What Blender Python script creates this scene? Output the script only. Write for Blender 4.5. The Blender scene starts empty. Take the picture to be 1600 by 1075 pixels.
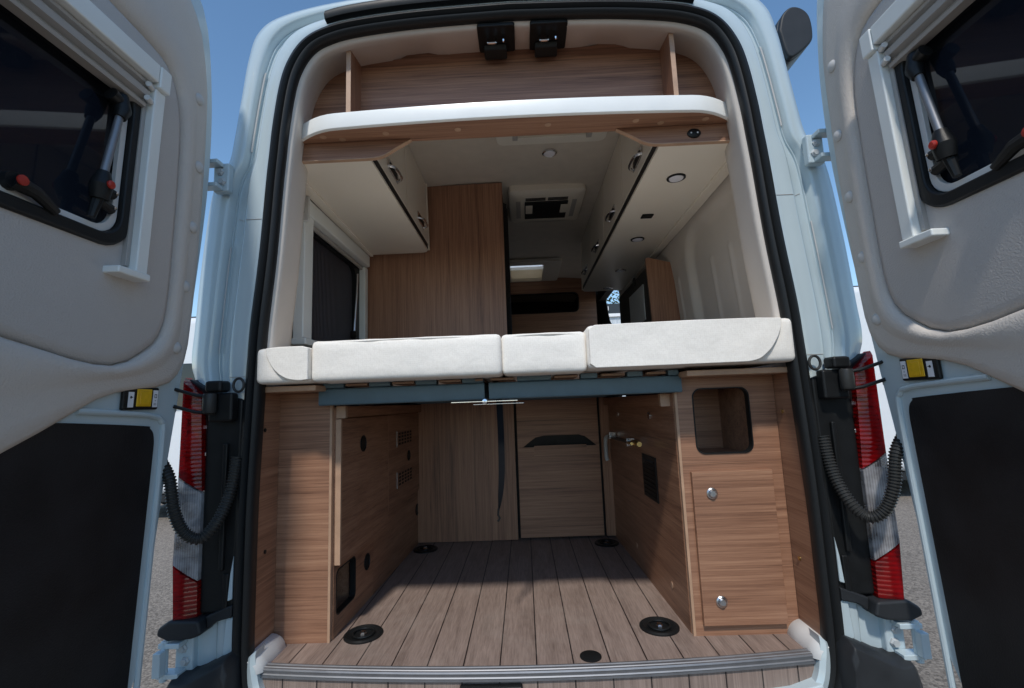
import bpy, bmesh, math, random
from mathutils import Vector, Matrix
R = math.radians
random.seed(7)
S = bpy.context.scene
col = S.collection

# ------------------------------------------------------------------ camera, light, exposure
cam_d = bpy.data.cameras.new("camera"); cam = bpy.data.objects.new("camera", cam_d); col.objects.link(cam)
_f, _vx, _vy, _roll = 724.46, 818.91, 629.95, R(2.3147)
yc = Vector(((_vx-800)/_f, -(_vy-537.5)/_f, 1)).normalized()          # van's long axis seen from the camera
u0 = Vector((-math.sin(_roll), math.cos(_roll), 0)); zc = (u0 - yc*u0.dot(yc)).normalized()
xc = yc.cross(zc)
if xc.x < 0: xc = -xc
rows = (xc, yc, zc)
right = Vector([r.x for r in rows]); up = Vector([r.y for r in rows]); fwd = Vector([r.z for r in rows])
Mx = Matrix((( right.x, up.x, -fwd.x, 0.0), (right.y, up.y, -fwd.y, -1.404), (right.z, up.z, -fwd.z, 0.726), (0, 0, 0, 1)))
cam.matrix_world = Mx
cam_d.sensor_fit = 'HORIZONTAL'; cam_d.sensor_width = 36; cam_d.lens = _f/1600*36
cam_d.clip_start = 0.02; cam_d.clip_end = 2000
S.camera = cam

SUN_EL, SUN_AZ = R(53), R(9.5)           # from behind the camera, a little from the left
w = bpy.data.worlds.new("World"); S.world = w; w.use_nodes = True
nt = w.node_tree; bg = nt.nodes['Background']
sky = nt.nodes.new('ShaderNodeTexSky'); sky.sky_type = 'NISHITA'; sky.sun_disc = False
sky.sun_elevation = SUN_EL; sky.sun_rotation = R(180) + SUN_AZ
sky.air_density = 1.0; sky.dust_density = 0.2; sky.ozone_density = 1.6
hs = nt.nodes.new('ShaderNodeHueSaturation'); hs.inputs['Saturation'].default_value = 1.10; hs.inputs['Hue'].default_value = 0.495
nt.links.new(sky.outputs[0], hs.inputs['Color']); nt.links.new(hs.outputs[0], bg.inputs[0]); bg.inputs[1].default_value = 0.15
sd = bpy.data.lights.new("sun", 'SUN'); sd.energy = 2.45; sd.angle = R(4.0); sd.color = (1, 0.95, 0.87)
so = bpy.data.objects.new("sun", sd); col.objects.link(so)
ld = Vector((math.sin(SUN_AZ)*math.cos(SUN_EL), math.cos(SUN_AZ)*math.cos(SUN_EL), -math.sin(SUN_EL)))
so.rotation_euler = ld.to_track_quat('-Z', 'Y').to_euler(); so.location = (0, -4, 6)
S.view_settings.view_transform = 'Standard'; S.view_settings.look = 'None'
S.view_settings.exposure = 0.25; S.view_settings.gamma = 1
S.render.engine = 'CYCLES'
S.cycles.use_denoising = True
S.cycles.max_bounces = 10; S.cycles.diffuse_bounces = 6; S.cycles.glossy_bounces = 4
S.cycles.transparent_max_bounces = 8; S.cycles.caustics_reflective = False; S.cycles.caustics_refractive = False

# ------------------------------------------------------------------ materials
MATS = {}
def pbsdf(name):
    m = bpy.data.materials.new(name); m.use_nodes = True
    return m, m.node_tree, m.node_tree.nodes['Principled BSDF']
def N(t, typ, **kw):
    n = t.nodes.new(typ)
    for k, v in kw.items(): setattr(n, k, v)
    return n
def plain(name, c, rough=0.5, metal=0.0, coat=0.0, bump=0.0, bscale=300, var=0.0, vscale=6, spec=0.5, dist=0.002):
    m, t, p = pbsdf(name)
    p.inputs['Base Color'].default_value = (*c, 1); p.inputs['Roughness'].default_value = rough
    p.inputs['Metallic'].default_value = metal; p.inputs['Coat Weight'].default_value = coat
    p.inputs['Specular IOR Level'].default_value = spec
    tc = N(t, 'ShaderNodeTexCoord')
    if var > 0:
        n = N(t, 'ShaderNodeTexNoise'); n.inputs['Scale'].default_value = vscale; n.inputs['Detail'].default_value = 5
        t.links.new(tc.outputs['Object'], n.inputs['Vector'])
        r = N(t, 'ShaderNodeValToRGB')
        r.color_ramp.elements[0].position = 0.3; r.color_ramp.elements[1].position = 0.7
        r.color_ramp.elements[0].color = (*[x*(1-var) for x in c], 1); r.color_ramp.elements[1].color = (*[min(1, x*(1+var)) for x in c], 1)
        t.links.new(n.outputs[0], r.inputs[0]); t.links.new(r.outputs[0], p.inputs['Base Color'])
        mr = N(t, 'ShaderNodeMapRange'); mr.inputs[3].default_value = max(0, rough-0.06); mr.inputs[4].default_value = min(1, rough+0.08)
        t.links.new(n.outputs[0], mr.inputs[0]); t.links.new(mr.outputs[0], p.inputs['Roughness'])
    if bump > 0:
        n2 = N(t, 'ShaderNodeTexNoise'); n2.inputs['Scale'].default_value = bscale; n2.inputs['Detail'].default_value = 3
        t.links.new(tc.outputs['Object'], n2.inputs['Vector'])
        b = N(t, 'ShaderNodeBump'); b.inputs['Strength'].default_value = bump; b.inputs['Distance'].default_value = dist
        t.links.new(n2.outputs[0], b.inputs['Height']); t.links.new(b.outputs[0], p.inputs['Normal'])
    MATS[name] = m
    return m
def wood(name, axis, light, mid, dark, shift=0.0, rough=0.42):
    """laminate: long streaks running along one axis (0 x, 1 y, 2 z)"""
    m, t, p = pbsdf(name)
    tc = N(t, 'ShaderNodeTexCoord'); oi = N(t, 'ShaderNodeObjectInfo')
    rm = N(t, 'ShaderNodeMath', operation='MULTIPLY'); rm.inputs[1].default_value = 13.0; t.links.new(oi.outputs['Random'], rm.inputs[0])
    shiftv = N(t, 'ShaderNodeVectorMath', operation='ADD'); t.links.new(tc.outputs['Object'], shiftv.inputs[0]); t.links.new(rm.outputs[0], shiftv.inputs[1])
    def mapped(along, across, off):
        mp = N(t, 'ShaderNodeMapping')
        s = [across]*3; s[axis] = along
        mp.inputs['Scale'].default_value = s; mp.inputs['Location'].default_value = (off+shift, off*1.7+shift, off*0.6-shift)
        t.links.new(shiftv.outputs[0], mp.inputs['Vector']); return mp
    def noise(mp, detail, rgh, distort=0.0):
        n = N(t, 'ShaderNodeTexNoise'); n.inputs['Scale'].default_value = 1; n.inputs['Detail'].default_value = detail
        n.inputs['Roughness'].default_value = rgh; n.inputs['Distortion'].default_value = distort
        t.links.new(mp.outputs[0], n.inputs['Vector']); return n
    fine = noise(mapped(3.0, 240, 3.0), 5, 0.75)
    mids = noise(mapped(1.3, 46, 11.0), 6, 0.68, 0.5)
    big = noise(mapped(0.5, 7, 5.0), 2, 0.5, 0.2)
    a = N(t, 'ShaderNodeMath', operation='MULTIPLY'); a.inputs[1].default_value = 0.40; t.links.new(mids.outputs[0], a.inputs[0])
    b = N(t, 'ShaderNodeMath', operation='MULTIPLY_ADD'); b.inputs[1].default_value = 0.44; t.links.new(fine.outputs[0], b.inputs[0]); t.links.new(a.outputs[0], b.inputs[2])
    c = N(t, 'ShaderNodeMath', operation='MULTIPLY_ADD'); c.inputs[1].default_value = 0.16; t.links.new(big.outputs[0], c.inputs[0]); t.links.new(b.outputs[0], c.inputs[2])
    r = N(t, 'ShaderNodeValToRGB'); e = r.color_ramp.elements
    e[0].position = 0.37; e[0].color = (*dark, 1); e[1].position = 0.61; e[1].color = (*light, 1)
    k = e.new(0.47); k.color = (*mid, 1); k2 = e.new(0.40); k2.color = (*[(x*0.55+y*0.45) for x, y in zip(dark, mid)], 1)
    t.links.new(c.outputs[0], r.inputs[0]); t.links.new(r.outputs[0], p.inputs['Base Color'])
    bp = N(t, 'ShaderNodeBump'); bp.inputs['Strength'].default_value = 0.12; bp.inputs['Distance'].default_value = 0.001
    t.links.new(fine.outputs[0], bp.inputs['Height']); t.links.new(bp.outputs[0], p.inputs['Normal'])
    p.inputs['Roughness'].default_value = rough
    MATS[name] = m
    return m
WL, WM, WD = (0.39, 0.213, 0.130), (0.252, 0.124, 0.074), (0.080, 0.036, 0.022)
wood('wood_x', 0, WL, WM, WD); wood('wood_y', 1, WL, WM, WD, 4.0); wood('wood_z', 2, WL, WM, WD, 9.0)
plain('wood_edge', (0.44, 0.275, 0.18), 0.45, var=0.12, vscale=20)
plain('paint', (0.47, 0.555, 0.59), 0.22, coat=0.5, var=0.03, vscale=5)
plain('lining', (0.60, 0.545, 0.49), 0.85, bump=0.25, bscale=420, var=0.05, vscale=5)
plain('trim_fabric', (0.55, 0.50, 0.455), 0.75, bump=0.5, bscale=270, var=0.025, vscale=4, dist=0.003)
plain('trim_panel_fabric', (0.48, 0.445, 0.42), 0.75, bump=0.5, bscale=270, var=0.025, vscale=4, dist=0.003)
plain('trim_button', (0.50, 0.49, 0.48), 0.55)
plain('cream', (0.80, 0.735, 0.635), 0.35, var=0.02, vscale=4)
plain('cream_plastic', (0.66, 0.62, 0.55), 0.4, var=0.03, vscale=9)
plain('white_plastic', (0.74, 0.76, 0.74), 0.35, var=0.02, vscale=9)
plain('cassette_grey', (0.36, 0.34, 0.32), 0.4)
plain('rubber', (0.012, 0.013, 0.014), 0.45, bump=0.1, bscale=200, spec=0.28)
plain('black_plastic', (0.009, 0.0095, 0.010), 0.42, bump=0.15, bscale=500, var=0.15, vscale=30, spec=0.28)
plain('bumper_plastic', (0.022, 0.024, 0.027), 0.5, bump=0.2, bscale=600, var=0.15, vscale=14, spec=0.28)
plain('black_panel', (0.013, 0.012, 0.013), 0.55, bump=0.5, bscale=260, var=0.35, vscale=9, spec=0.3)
plain('shelf_white', (0.84, 0.85, 0.83), 0.3, var=0.02, vscale=10)
plain('bed_steel', (0.085, 0.140, 0.175), 0.45, bump=0.12, bscale=500, var=0.10, vscale=18)
plain('slat_wood', (0.26, 0.155, 0.10), 0.6, var=0.15, vscale=30)
plain('chrome', (0.75, 0.75, 0.76), 0.16, metal=1.0)
plain('aluminium', (0.62, 0.63, 0.65), 0.30, metal=1.0, var=0.06, vscale=25)
plain('sill_metal', (0.25, 0.253, 0.268), 0.5, metal=0.75, var=0.08, vscale=25)
plain('brass', (0.62, 0.44, 0.18), 0.3, metal=1.0)
plain('grey_plastic', (0.45, 0.47, 0.48), 0.45, var=0.05, vscale=14)
plain('pale_grey_plastic', (0.60, 0.60, 0.59), 0.5)
plain('ac_cream', (0.70, 0.64, 0.55), 0.5)
plain('headliner', (0.56, 0.50, 0.43), 0.9, bump=0.3, bscale=500, var=0.05, vscale=12)
plain('lamp_diffuser', (0.78, 0.78, 0.84), 0.25)
plain('yellow_plastic', (0.72, 0.42, 0.015), 0.3, var=0.1, vscale=60)
plain('sticker_white', (0.72, 0.73, 0.76), 0.4)
plain('red_dot', (0.36, 0.022, 0.012), 0.45)
plain('hose', (0.030, 0.030, 0.029), 0.4, spec=0.28)
plain('strap', (0.008, 0.009, 0.011), 0.9, bump=0.3, bscale=900, spec=0.1)
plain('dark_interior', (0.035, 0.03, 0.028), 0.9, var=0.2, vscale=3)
plain('pleated_dark', (0.045, 0.04, 0.055), 0.6)
plain('van_white', (0.74, 0.75, 0.76), 0.3, coat=0.3, var=0.03, vscale=2)
plain('window_dark', (0.02, 0.025, 0.03), 0.08)
plain('fascia_dark', (0.02, 0.028, 0.036), 0.5)
plain('letter_white', (0.85, 0.85, 0.85), 0.5)
plain('bark', (0.09, 0.07, 0.05), 0.9, bump=0.6, bscale=20, var=0.3, vscale=8)
plain('weave_base', (0.70, 0.655, 0.59), 0.9)
def fabric():
    m, t, p = pbsdf('cushion_fabric')
    tc = N(t, 'ShaderNodeTexCoord')
    mp = N(t, 'ShaderNodeMapping'); mp.inputs['Rotation'].default_value = (0, R(45), 0); t.links.new(tc.outputs['Object'], mp.inputs['Vector'])
    ch = N(t, 'ShaderNodeTexChecker'); ch.inputs['Scale'].default_value = 230
    t.links.new(mp.outputs[0], ch.inputs['Vector'])
    n = N(t, 'ShaderNodeTexNoise'); n.inputs['Scale'].default_value = 220; n.inputs['Detail'].default_value = 2; t.links.new(tc.outputs['Object'], n.inputs['Vector'])
    n2 = N(t, 'ShaderNodeTexNoise'); n2.inputs['Scale'].default_value = 9; n2.inputs['Detail'].default_value = 3; t.links.new(tc.outputs['Object'], n2.inputs['Vector'])
    mx = N(t, 'ShaderNodeMath', operation='MULTIPLY_ADD'); mx.inputs[1].default_value = 0.13; t.links.new(ch.outputs[1], mx.inputs[0]); t.links.new(n.outputs[0], mx.inputs[2])
    r = N(t, 'ShaderNodeValToRGB'); r.color_ramp.elements[0].position = 0.3; r.color_ramp.elements[1].position = 0.85
    r.color_ramp.elements[0].color = (0.79, 0.745, 0.685, 1); r.color_ramp.elements[1].color = (0.88, 0.84, 0.78, 1)
    t.links.new(mx.outputs[0], r.inputs[0]); t.links.new(r.outputs[0], p.inputs['Base Color'])
    b = N(t, 'ShaderNodeBump'); b.inputs['Strength'].default_value = 0.2; b.inputs['Distance'].default_value = 0.001; t.links.new(mx.outputs[0], b.inputs['Height'])
    b2 = N(t, 'ShaderNodeBump'); b2.inputs['Strength'].default_value = 0.25; b2.inputs['Distance'].default_value = 0.03; t.links.new(n2.outputs[0], b2.inputs['Height']); t.links.new(b.outputs[0], b2.inputs['Normal'])
    t.links.new(b2.outputs[0], p.inputs['Normal']); p.inputs['Roughness'].default_value = 0.92
    p.inputs['Sheen Weight'].default_value = 0.15
    MATS['cushion_fabric'] = m
fabric()
def floor_mat(name, pitch=0.1032, x0=0.006):
    m, t, p = pbsdf(name)
    tc = N(t, 'ShaderNodeTexCoord'); sp = N(t, 'ShaderNodeSeparateXYZ'); t.links.new(tc.outputs['Object'], sp.inputs[0])
    a = N(t, 'ShaderNodeMath', operation='SUBTRACT'); a.inputs[1].default_value = x0 - 50*pitch; t.links.new(sp.outputs[0], a.inputs[0])
    d = N(t, 'ShaderNodeMath', operation='DIVIDE'); d.inputs[1].default_value = pitch; t.links.new(a.outputs[0], d.inputs[0])
    fr = N(t, 'ShaderNodeMath', operation='FRACT'); t.links.new(d.outputs[0], fr.inputs[0])
    fl = N(t, 'ShaderNodeMath', operation='FLOOR'); t.links.new(d.outputs[0], fl.inputs[0])
    pp = N(t, 'ShaderNodeMath', operation='PINGPONG'); pp.inputs[1].default_value = 0.5; t.links.new(d.outputs[0], pp.inputs[0])
    ln = N(t, 'ShaderNodeMath', operation='LESS_THAN'); ln.inputs[1].default_value = 0.0195; t.links.new(pp.outputs[0], ln.inputs[0])
    cb = N(t, 'ShaderNodeCombineXYZ'); t.links.new(sp.outputs[0], cb.inputs[0]); t.links.new(sp.outputs[1], cb.inputs[1])
    mm = N(t, 'ShaderNodeMath', operation='MULTIPLY_ADD'); mm.inputs[1].default_value = 7.3; t.links.new(fl.outputs[0], mm.inputs[0]); t.links.new(sp.outputs[2], mm.inputs[2]); t.links.new(mm.outputs[0], cb.inputs[2])
    def nz(sx, sy, det, dis):
        mp = N(t, 'ShaderNodeMapping'); mp.inputs['Scale'].default_value = (sx, sy, 1); t.links.new(cb.outputs[0], mp.inputs['Vector'])
        n = N(t, 'ShaderNodeTexNoise'); n.inputs['Scale'].default_value = 1; n.inputs['Detail'].default_value = det; n.inputs['Roughness'].default_value = 0.65; n.inputs['Distortion'].default_value = dis
        t.links.new(mp.outputs[0], n.inputs['Vector']); return n
    f1, f2 = nz(260, 16, 3, 0), nz(22, 2.2, 4, 1.2)
    s = N(t, 'ShaderNodeMath', operation='ADD'); t.links.new(f1.outputs[0], s.inputs[0]); t.links.new(f2.outputs[0], s.inputs[1])
    s2 = N(t, 'ShaderNodeMath', operation='MULTIPLY'); s2.inputs[1].default_value = 0.5; t.links.new(s.outputs[0], s2.inputs[0])
    r = N(t, 'ShaderNodeValToRGB'); e = r.color_ramp.elements
    e[0].position = 0.33; e[0].color = (0.150, 0.108, 0.090, 1); e[1].position = 0.66; e[1].color = (0.315, 0.238, 0.203, 1)
    t.links.new(s2.outputs[0], r.inputs[0])
    mix = N(t, 'ShaderNodeMix', data_type='RGBA'); t.links.new(ln.outputs[0], mix.inputs['Factor'])
    t.links.new(r.outputs[0], mix.inputs['A']); mix.inputs['B'].default_value = (0.018, 0.012, 0.011, 1)
    t.links.new(mix.outputs['Result'], p.inputs['Base Color'])
    du = N(t, 'ShaderNodeTexNoise'); du.inputs['Scale'].default_value = 5.5; du.inputs['Detail'].default_value = 9; du.inputs['Roughness'].default_value = 0.72; t.links.new(tc.outputs['Object'], du.inputs['Vector'])
    dr = N(t, 'ShaderNodeMapRange'); dr.inputs[1].default_value = 0.50; dr.inputs[2].default_value = 0.80; dr.inputs[3].default_value = 0.0; dr.inputs[4].default_value = 0.35; t.links.new(du.outputs[0], dr.inputs[0])
    dm = N(t, 'ShaderNodeMix', data_type='RGBA'); t.links.new(dr.outputs[0], dm.inputs['Factor']); t.links.new(mix.outputs['Result'], dm.inputs['A']); dm.inputs['B'].default_value = (0.36, 0.31, 0.27, 1)
    t.links.new(dm.outputs['Result'], p.inputs['Base Color'])
    rr = N(t, 'ShaderNodeMapRange'); rr.inputs[3].default_value = 0.36; rr.inputs[4].default_value = 0.70; t.links.new(du.outputs[0], rr.inputs[0]); t.links.new(rr.outputs[0], p.inputs['Roughness'])
    b = N(t, 'ShaderNodeBump'); b.inputs['Strength'].default_value = 0.25; b.inputs['Distance'].default_value = 0.001; t.links.new(f1.outputs[0], b.inputs['Height']); t.links.new(b.outputs[0], p.inputs['Normal'])
    MATS[name] = m
floor_mat('plank_vinyl')
def lens(name, c, c2, ribs_z, ribs_x, rough=0.12, through=(1, 1, 1)):
    m, t, p = pbsdf(name)
    tc = N(t, 'ShaderNodeTexCoord'); sp = N(t, 'ShaderNodeSeparateXYZ'); t.links.new(tc.outputs['Object'], sp.inputs[0])
    def wave(o, k):
        q = N(t, 'ShaderNodeMath', operation='MULTIPLY'); q.inputs[1].default_value = k; t.links.new(sp.outputs[o], q.inputs[0])
        s = N(t, 'ShaderNodeMath', operation='SINE'); t.links.new(q.outputs[0], s.inputs[0]); return s
    a, b = wave(2, ribs_z), wave(0, ribs_x)
    ad = N(t, 'ShaderNodeMath', operation='ADD'); t.links.new(a.outputs[0], ad.inputs[0]); t.links.new(b.outputs[0], ad.inputs[1])
    n = N(t, 'ShaderNodeTexNoise'); n.inputs['Scale'].default_value = 22; n.inputs['Detail'].default_value = 3; t.links.new(tc.outputs['Object'], n.inputs['Vector'])
    ad2 = N(t, 'ShaderNodeMath', operation='MULTIPLY_ADD'); ad2.inputs[1].default_value = 0.07; t.links.new(ad.outputs[0], ad2.inputs[0]); t.links.new(n.outputs[0], ad2.inputs[2])
    r = N(t, 'ShaderNodeValToRGB'); r.color_ramp.elements[0].position = 0.25; r.color_ramp.elements[1].position = 0.8
    r.color_ramp.elements[0].color = (*c2, 1); r.color_ramp.elements[1].color = (*c, 1)
    t.links.new(ad2.outputs[0], r.inputs[0]); t.links.new(r.outputs[0], p.inputs['Base Color'])
    bp = N(t, 'ShaderNodeBump'); bp.inputs['Strength'].default_value = 0.28; bp.inputs['Distance'].default_value = 0.0015
    t.links.new(ad.outputs[0], bp.inputs['Height']); t.links.new(bp.outputs[0], p.inputs['Normal'])
    p.inputs['Roughness'].default_value = rough; p.inputs['Coat Weight'].default_value = 0.25; p.inputs['Coat Roughness'].default_value = 0.04
    tr = N(t, 'ShaderNodeBsdfTransparent'); tr.inputs[0].default_value = (*through, 1); mx = N(t, 'ShaderNodeMixShader'); mx.inputs[0].default_value = 0.28
    t.links.new(p.outputs[0], mx.inputs[1]); t.links.new(tr.outputs[0], mx.inputs[2]); t.links.new(mx.outputs[0], t.nodes['Material Output'].inputs[0])
    MATS[name] = m
lens('red_lens', (0.36, 0.004, 0.006), (0.11, 0.002, 0.003), 520, 0, through=(0.9, 0.02, 0.02))
lens('clear_lens', (0.52, 0.52, 0.54), (0.08, 0.07, 0.07), 45, 1100, 0.08)
def glass(name, tint):
    m, t, p = pbsdf(name)
    p.inputs['Base Color'].default_value = (0.006, 0.007, 0.010, 1); p.inputs['Roughness'].default_value = 0.03
    p.inputs['Specular IOR Level'].default_value = 0.5
    tr = N(t, 'ShaderNodeBsdfTransparent'); tr.inputs[0].default_value = (*tint, 1)
    mx = N(t, 'ShaderNodeMixShader'); mx.inputs[0].default_value = 0.22
    out = t.nodes['Material Output']
    t.links.new(p.outputs[0], mx.inputs[1]); t.links.new(tr.outputs[0], mx.inputs[2]); t.links.new(mx.outputs[0], out.inputs[0])
    MATS[name] = m
glass('smoked_glass', (0.30, 0.30, 0.33))
def translucent(name, c):
    m, t, p = pbsdf(name)
    tr = N(t, 'ShaderNodeBsdfTranslucent'); tr.inputs[0].default_value = (*c, 1)
    p.inputs['Base Color'].default_value = (*c, 1); p.inputs['Roughness'].default_value = 0.6
    mx = N(t, 'ShaderNodeMixShader'); mx.inputs[0].default_value = 0.75
    t.links.new(p.outputs[0], mx.inputs[1]); t.links.new(tr.outputs[0], mx.inputs[2]); t.links.new(mx.outputs[0], t.nodes['Material Output'].inputs[0])
    MATS[name] = m
translucent('blind_cloth', (0.72, 0.63, 0.50)); translucent('dome_acrylic', (0.85, 0.86, 0.86))
def gravel():
    m, t, p = pbsdf('gravel')
    tc = N(t, 'ShaderNodeTexCoord')
    v = N(t, 'ShaderNodeTexVoronoi'); v.inputs['Scale'].default_value = 85; t.links.new(tc.outputs['Object'], v.inputs['Vector'])
    n = N(t, 'ShaderNodeTexNoise'); n.inputs['Scale'].default_value = 0.7; n.inputs['Detail'].default_value = 6; t.links.new(tc.outputs['Object'], n.inputs['Vector'])
    sp = N(t, 'ShaderNodeSeparateColor'); t.links.new(v.outputs['Color'], sp.inputs[0])
    ad = N(t, 'ShaderNodeMath', operation='MULTIPLY_ADD'); ad.inputs[1].default_value = 0.6; t.links.new(sp.outputs[0], ad.inputs[0]); 
    h = N(t, 'ShaderNodeMath', operation='MULTIPLY'); h.inputs[1].default_value = 0.5; t.links.new(n.outputs[0], h.inputs[0]); t.links.new(h.outputs[0], ad.inputs[2])
    r = N(t, 'ShaderNodeValToRGB'); e = r.color_ramp.elements
    e[0].position = 0.15; e[0].color = (0.085, 0.072, 0.06, 1); e[1].position = 0.9; e[1].color = (0.29, 0.25, 0.21, 1)
    t.links.new(ad.outputs[0], r.inputs[0]); t.links.new(r.outputs[0], p.inputs['Base Color'])
    b = N(t, 'ShaderNodeBump'); b.inputs['Strength'].default_value = 0.5; b.inputs['Distance'].default_value = 0.006; b.invert = True
    t.links.new(v.outputs['Distance'], b.inputs['Height']); t.links.new(b.outputs[0], p.inputs['Normal'])
    p.inputs['Roughness'].default_value = 0.95
    MATS['gravel'] = m
gravel()
def leaf_mat():
    m, t, p = pbsdf('leaf')
    g = N(t, 'ShaderNodeObjectInfo'); tc = N(t, 'ShaderNodeTexCoord')
    n = N(t, 'ShaderNodeTexNoise'); n.inputs['Scale'].default_value = 1.4; n.inputs['Detail'].default_value = 4; t.links.new(tc.outputs['Object'], n.inputs['Vector'])
    r = N(t, 'ShaderNodeValToRGB'); r.color_ramp.elements[0].position = 0.3; r.color_ramp.elements[1].position = 0.7
    r.color_ramp.elements[0].color = (0.05, 0.075, 0.035, 1); r.color_ramp.elements[1].color = (0.14, 0.17, 0.09, 1)
    t.links.new(n.outputs[0], r.inputs[0]); t.links.new(r.outputs[0], p.inputs['Base Color']); p.inputs['Roughness'].default_value = 0.6
    MATS['leaf'] = m
leaf_mat()
def ribbed(name, c, k, axis=0):
    m, t, p = pbsdf(name)
    tc = N(t, 'ShaderNodeTexCoord'); sp = N(t, 'ShaderNodeSeparateXYZ'); t.links.new(tc.outputs['Object'], sp.inputs[0])
    q = N(t, 'ShaderNodeMath', operation='MULTIPLY'); q.inputs[1].default_value = k; t.links.new(sp.outputs[axis], q.inputs[0])
    s = N(t, 'ShaderNodeMath', operation='SINE'); t.links.new(q.outputs[0], s.inputs[0])
    b = N(t, 'ShaderNodeBump'); b.inputs['Strength'].default_value = 0.9; b.inputs['Distance'].default_value = 0.03
    t.links.new(s.outputs[0], b.inputs['Height']); t.links.new(b.outputs[0], p.inputs['Normal'])
    p.inputs['Base Color'].default_value = (*c, 1); p.inputs['Roughness'].default_value = 0.5
    MATS[name] = m
ribbed('ribbed_wall', (0.62, 0.66, 0.70), 20.0); ribbed('pleat', (0.075, 0.066, 0.082), 420.0, 1)

# ------------------------------------------------------------------ object helpers
def mat(n): return MATS[n] if isinstance(n, str) else n
def wloc(o):
    v = Vector((0, 0, 0))
    while o is not None: v = v + o.location; o = o.parent
    return v
def obj(name, bm, m, parent=None, bevel=0.0, seg=2, angle=32, smooth=True, subsurf=0, label=None):
    """link a bmesh given in world coordinates as ONE mesh object, its origin at its parent's"""
    me = bpy.data.meshes.new(name)
    bmesh.ops.remove_doubles(bm, verts=bm.verts, dist=1e-6)
    bmesh.ops.recalc_face_normals(bm, faces=bm.faces)
    org = wloc(parent)
    if org.length > 0: bmesh.ops.translate(bm, verts=bm.verts, vec=-org)
    bm.to_mesh(me); bm.free()
    o = bpy.data.objects.new(name, me); col.objects.link(o)
    if m is not None:
        for k in (m if isinstance(m, (list, tuple)) else [m]): me.materials.append(mat(k))
    if smooth:
        for p in me.polygons: p.use_smooth = True
        try: me.set_sharp_from_angle(angle=R(angle))
        except Exception: pass
    if parent is not None: o.parent = parent
    if bevel > 0:
        b = o.modifiers.new('bevel', 'BEVEL'); b.width = bevel; b.segments = seg; b.limit_method = 'ANGLE'; b.angle_limit = R(30); b.harden_normals = True
    if subsurf:
        s = o.modifiers.new('subdivision', 'SUBSURF'); s.levels = subsurf; s.render_levels = subsurf
    if label: o['label'] = label
    return o
def thing(name, label, cat, loc=(0, 0, 0), group=None):
    o = bpy.data.objects.new(name, None); col.objects.link(o); o.location = loc; o.empty_display_size = 0.1
    o['label'] = label; o['category'] = cat
    if group: o['group'] = group
    return o
def tag(o, label, cat, group=None):
    o['label'] = label; o['category'] = cat
    if group: o['group'] = group
    return o
def dup(root, loc, label=None):
    r = root.copy(); col.objects.link(r); r.location = loc
    if label: r['label'] = label
    for ch in list(root.children):
        c = ch.copy(); col.objects.link(c); c.parent = r
        for g in ch.children:
            d = g.copy(); col.objects.link(d); d.parent = c
    return r
def sst(a, b, x): t = min(max((x-a)/(b-a), 0), 1); return t*t*(3-2*t)
def BM(): return bmesh.new()
def box(bm, x0, x1, y0, y1, z0, z1):
    v = [bm.verts.new((x, y, z)) for x in (x0, x1) for y in (y0, y1) for z in (z0, z1)]
    for f in ((0, 1, 3, 2), (4, 6, 7, 5), (0, 4, 5, 1), (2, 3, 7, 6), (0, 2, 6, 4), (1, 5, 7, 3)): bm.faces.new([v[i] for i in f])
    return bm
def B(*a): return box(BM(), *a)
def place(axis, a, b, h):
    """2-D point (a, b) on a plane square to axis at h"""
    return (h, a, b) if axis == 'x' else (a, h, b) if axis == 'y' else (a, b, h)
def prism(bm, poly, axis, h0, h1):
    n = len(poly)
    v0 = [bm.verts.new(place(axis, a, b, h0)) for a, b in poly]; v1 = [bm.verts.new(place(axis, a, b, h1)) for a, b in poly]
    bm.faces.new(v0); bm.faces.new(v1[::-1])
    for i in range(n): bm.faces.new((v0[i], v0[(i+1) % n], v1[(i+1) % n], v1[i]))
    return bm
def rrect(a0, a1, b0, b1, r, n=6):
    out = []
    for cx, cy, s in ((a1-r, b1-r, 0), (a0+r, b1-r, 90), (a0+r, b0+r, 180), (a1-r, b0+r, 270)):
        for i in range(n+1):
            t = R(s + 90*i/n); out.append((cx + r*math.cos(t), cy + r*math.sin(t)))
    return out
def loft(bm, loops, closed=True, cap=False):
    vs = [[bm.verts.new(p) for p in l] for l in loops]
    for a, b in zip(vs, vs[1:]):
        n = len(a)
        for i in range(n if closed else n-1):
            j = (i+1) % n; bm.faces.new((a[i], a[j], b[j], b[i]))
    if cap: bm.faces.new(vs[0]); bm.faces.new(vs[-1][::-1])
    return bm
def ring_plate(bm, outer, inner, axis, h0, h1):
    """flat frame between two loops of equal length, with thickness"""
    P = lambda l, h: [place(axis, a, b, h) for a, b in l]
    return loft(bm, [P(outer, h0), P(outer, h1), P(inner, h1), P(inner, h0), P(outer, h0)])
def hole_plate(bm, a0, a1, b0, b1, inner, axis, h0, h1):
    cx = sum(p[0] for p in inner)/len(inner); cy = sum(p[1] for p in inner)/len(inner)
    out = []
    for a, b in inner:
        dx, dy = a-cx, b-cy; ts = []
        if dx > 1e-9: ts.append((a1-cx)/dx)
        if dx < -1e-9: ts.append((a0-cx)/dx)
        if dy > 1e-9: ts.append((b1-cy)/dy)
        if dy < -1e-9: ts.append((b0-cy)/dy)
        t = min(ts); out.append([cx+dx*t, cy+dy*t])
    for ca in (a0, a1):
        for cb in (b0, b1):
            k = min(range(len(out)), key=lambda i: (out[i][0]-ca)**2 + (out[i][1]-cb)**2); out[k] = [ca, cb]
    return ring_plate(bm, [tuple(p) for p in out], inner, axis, h0, h1)
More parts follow.
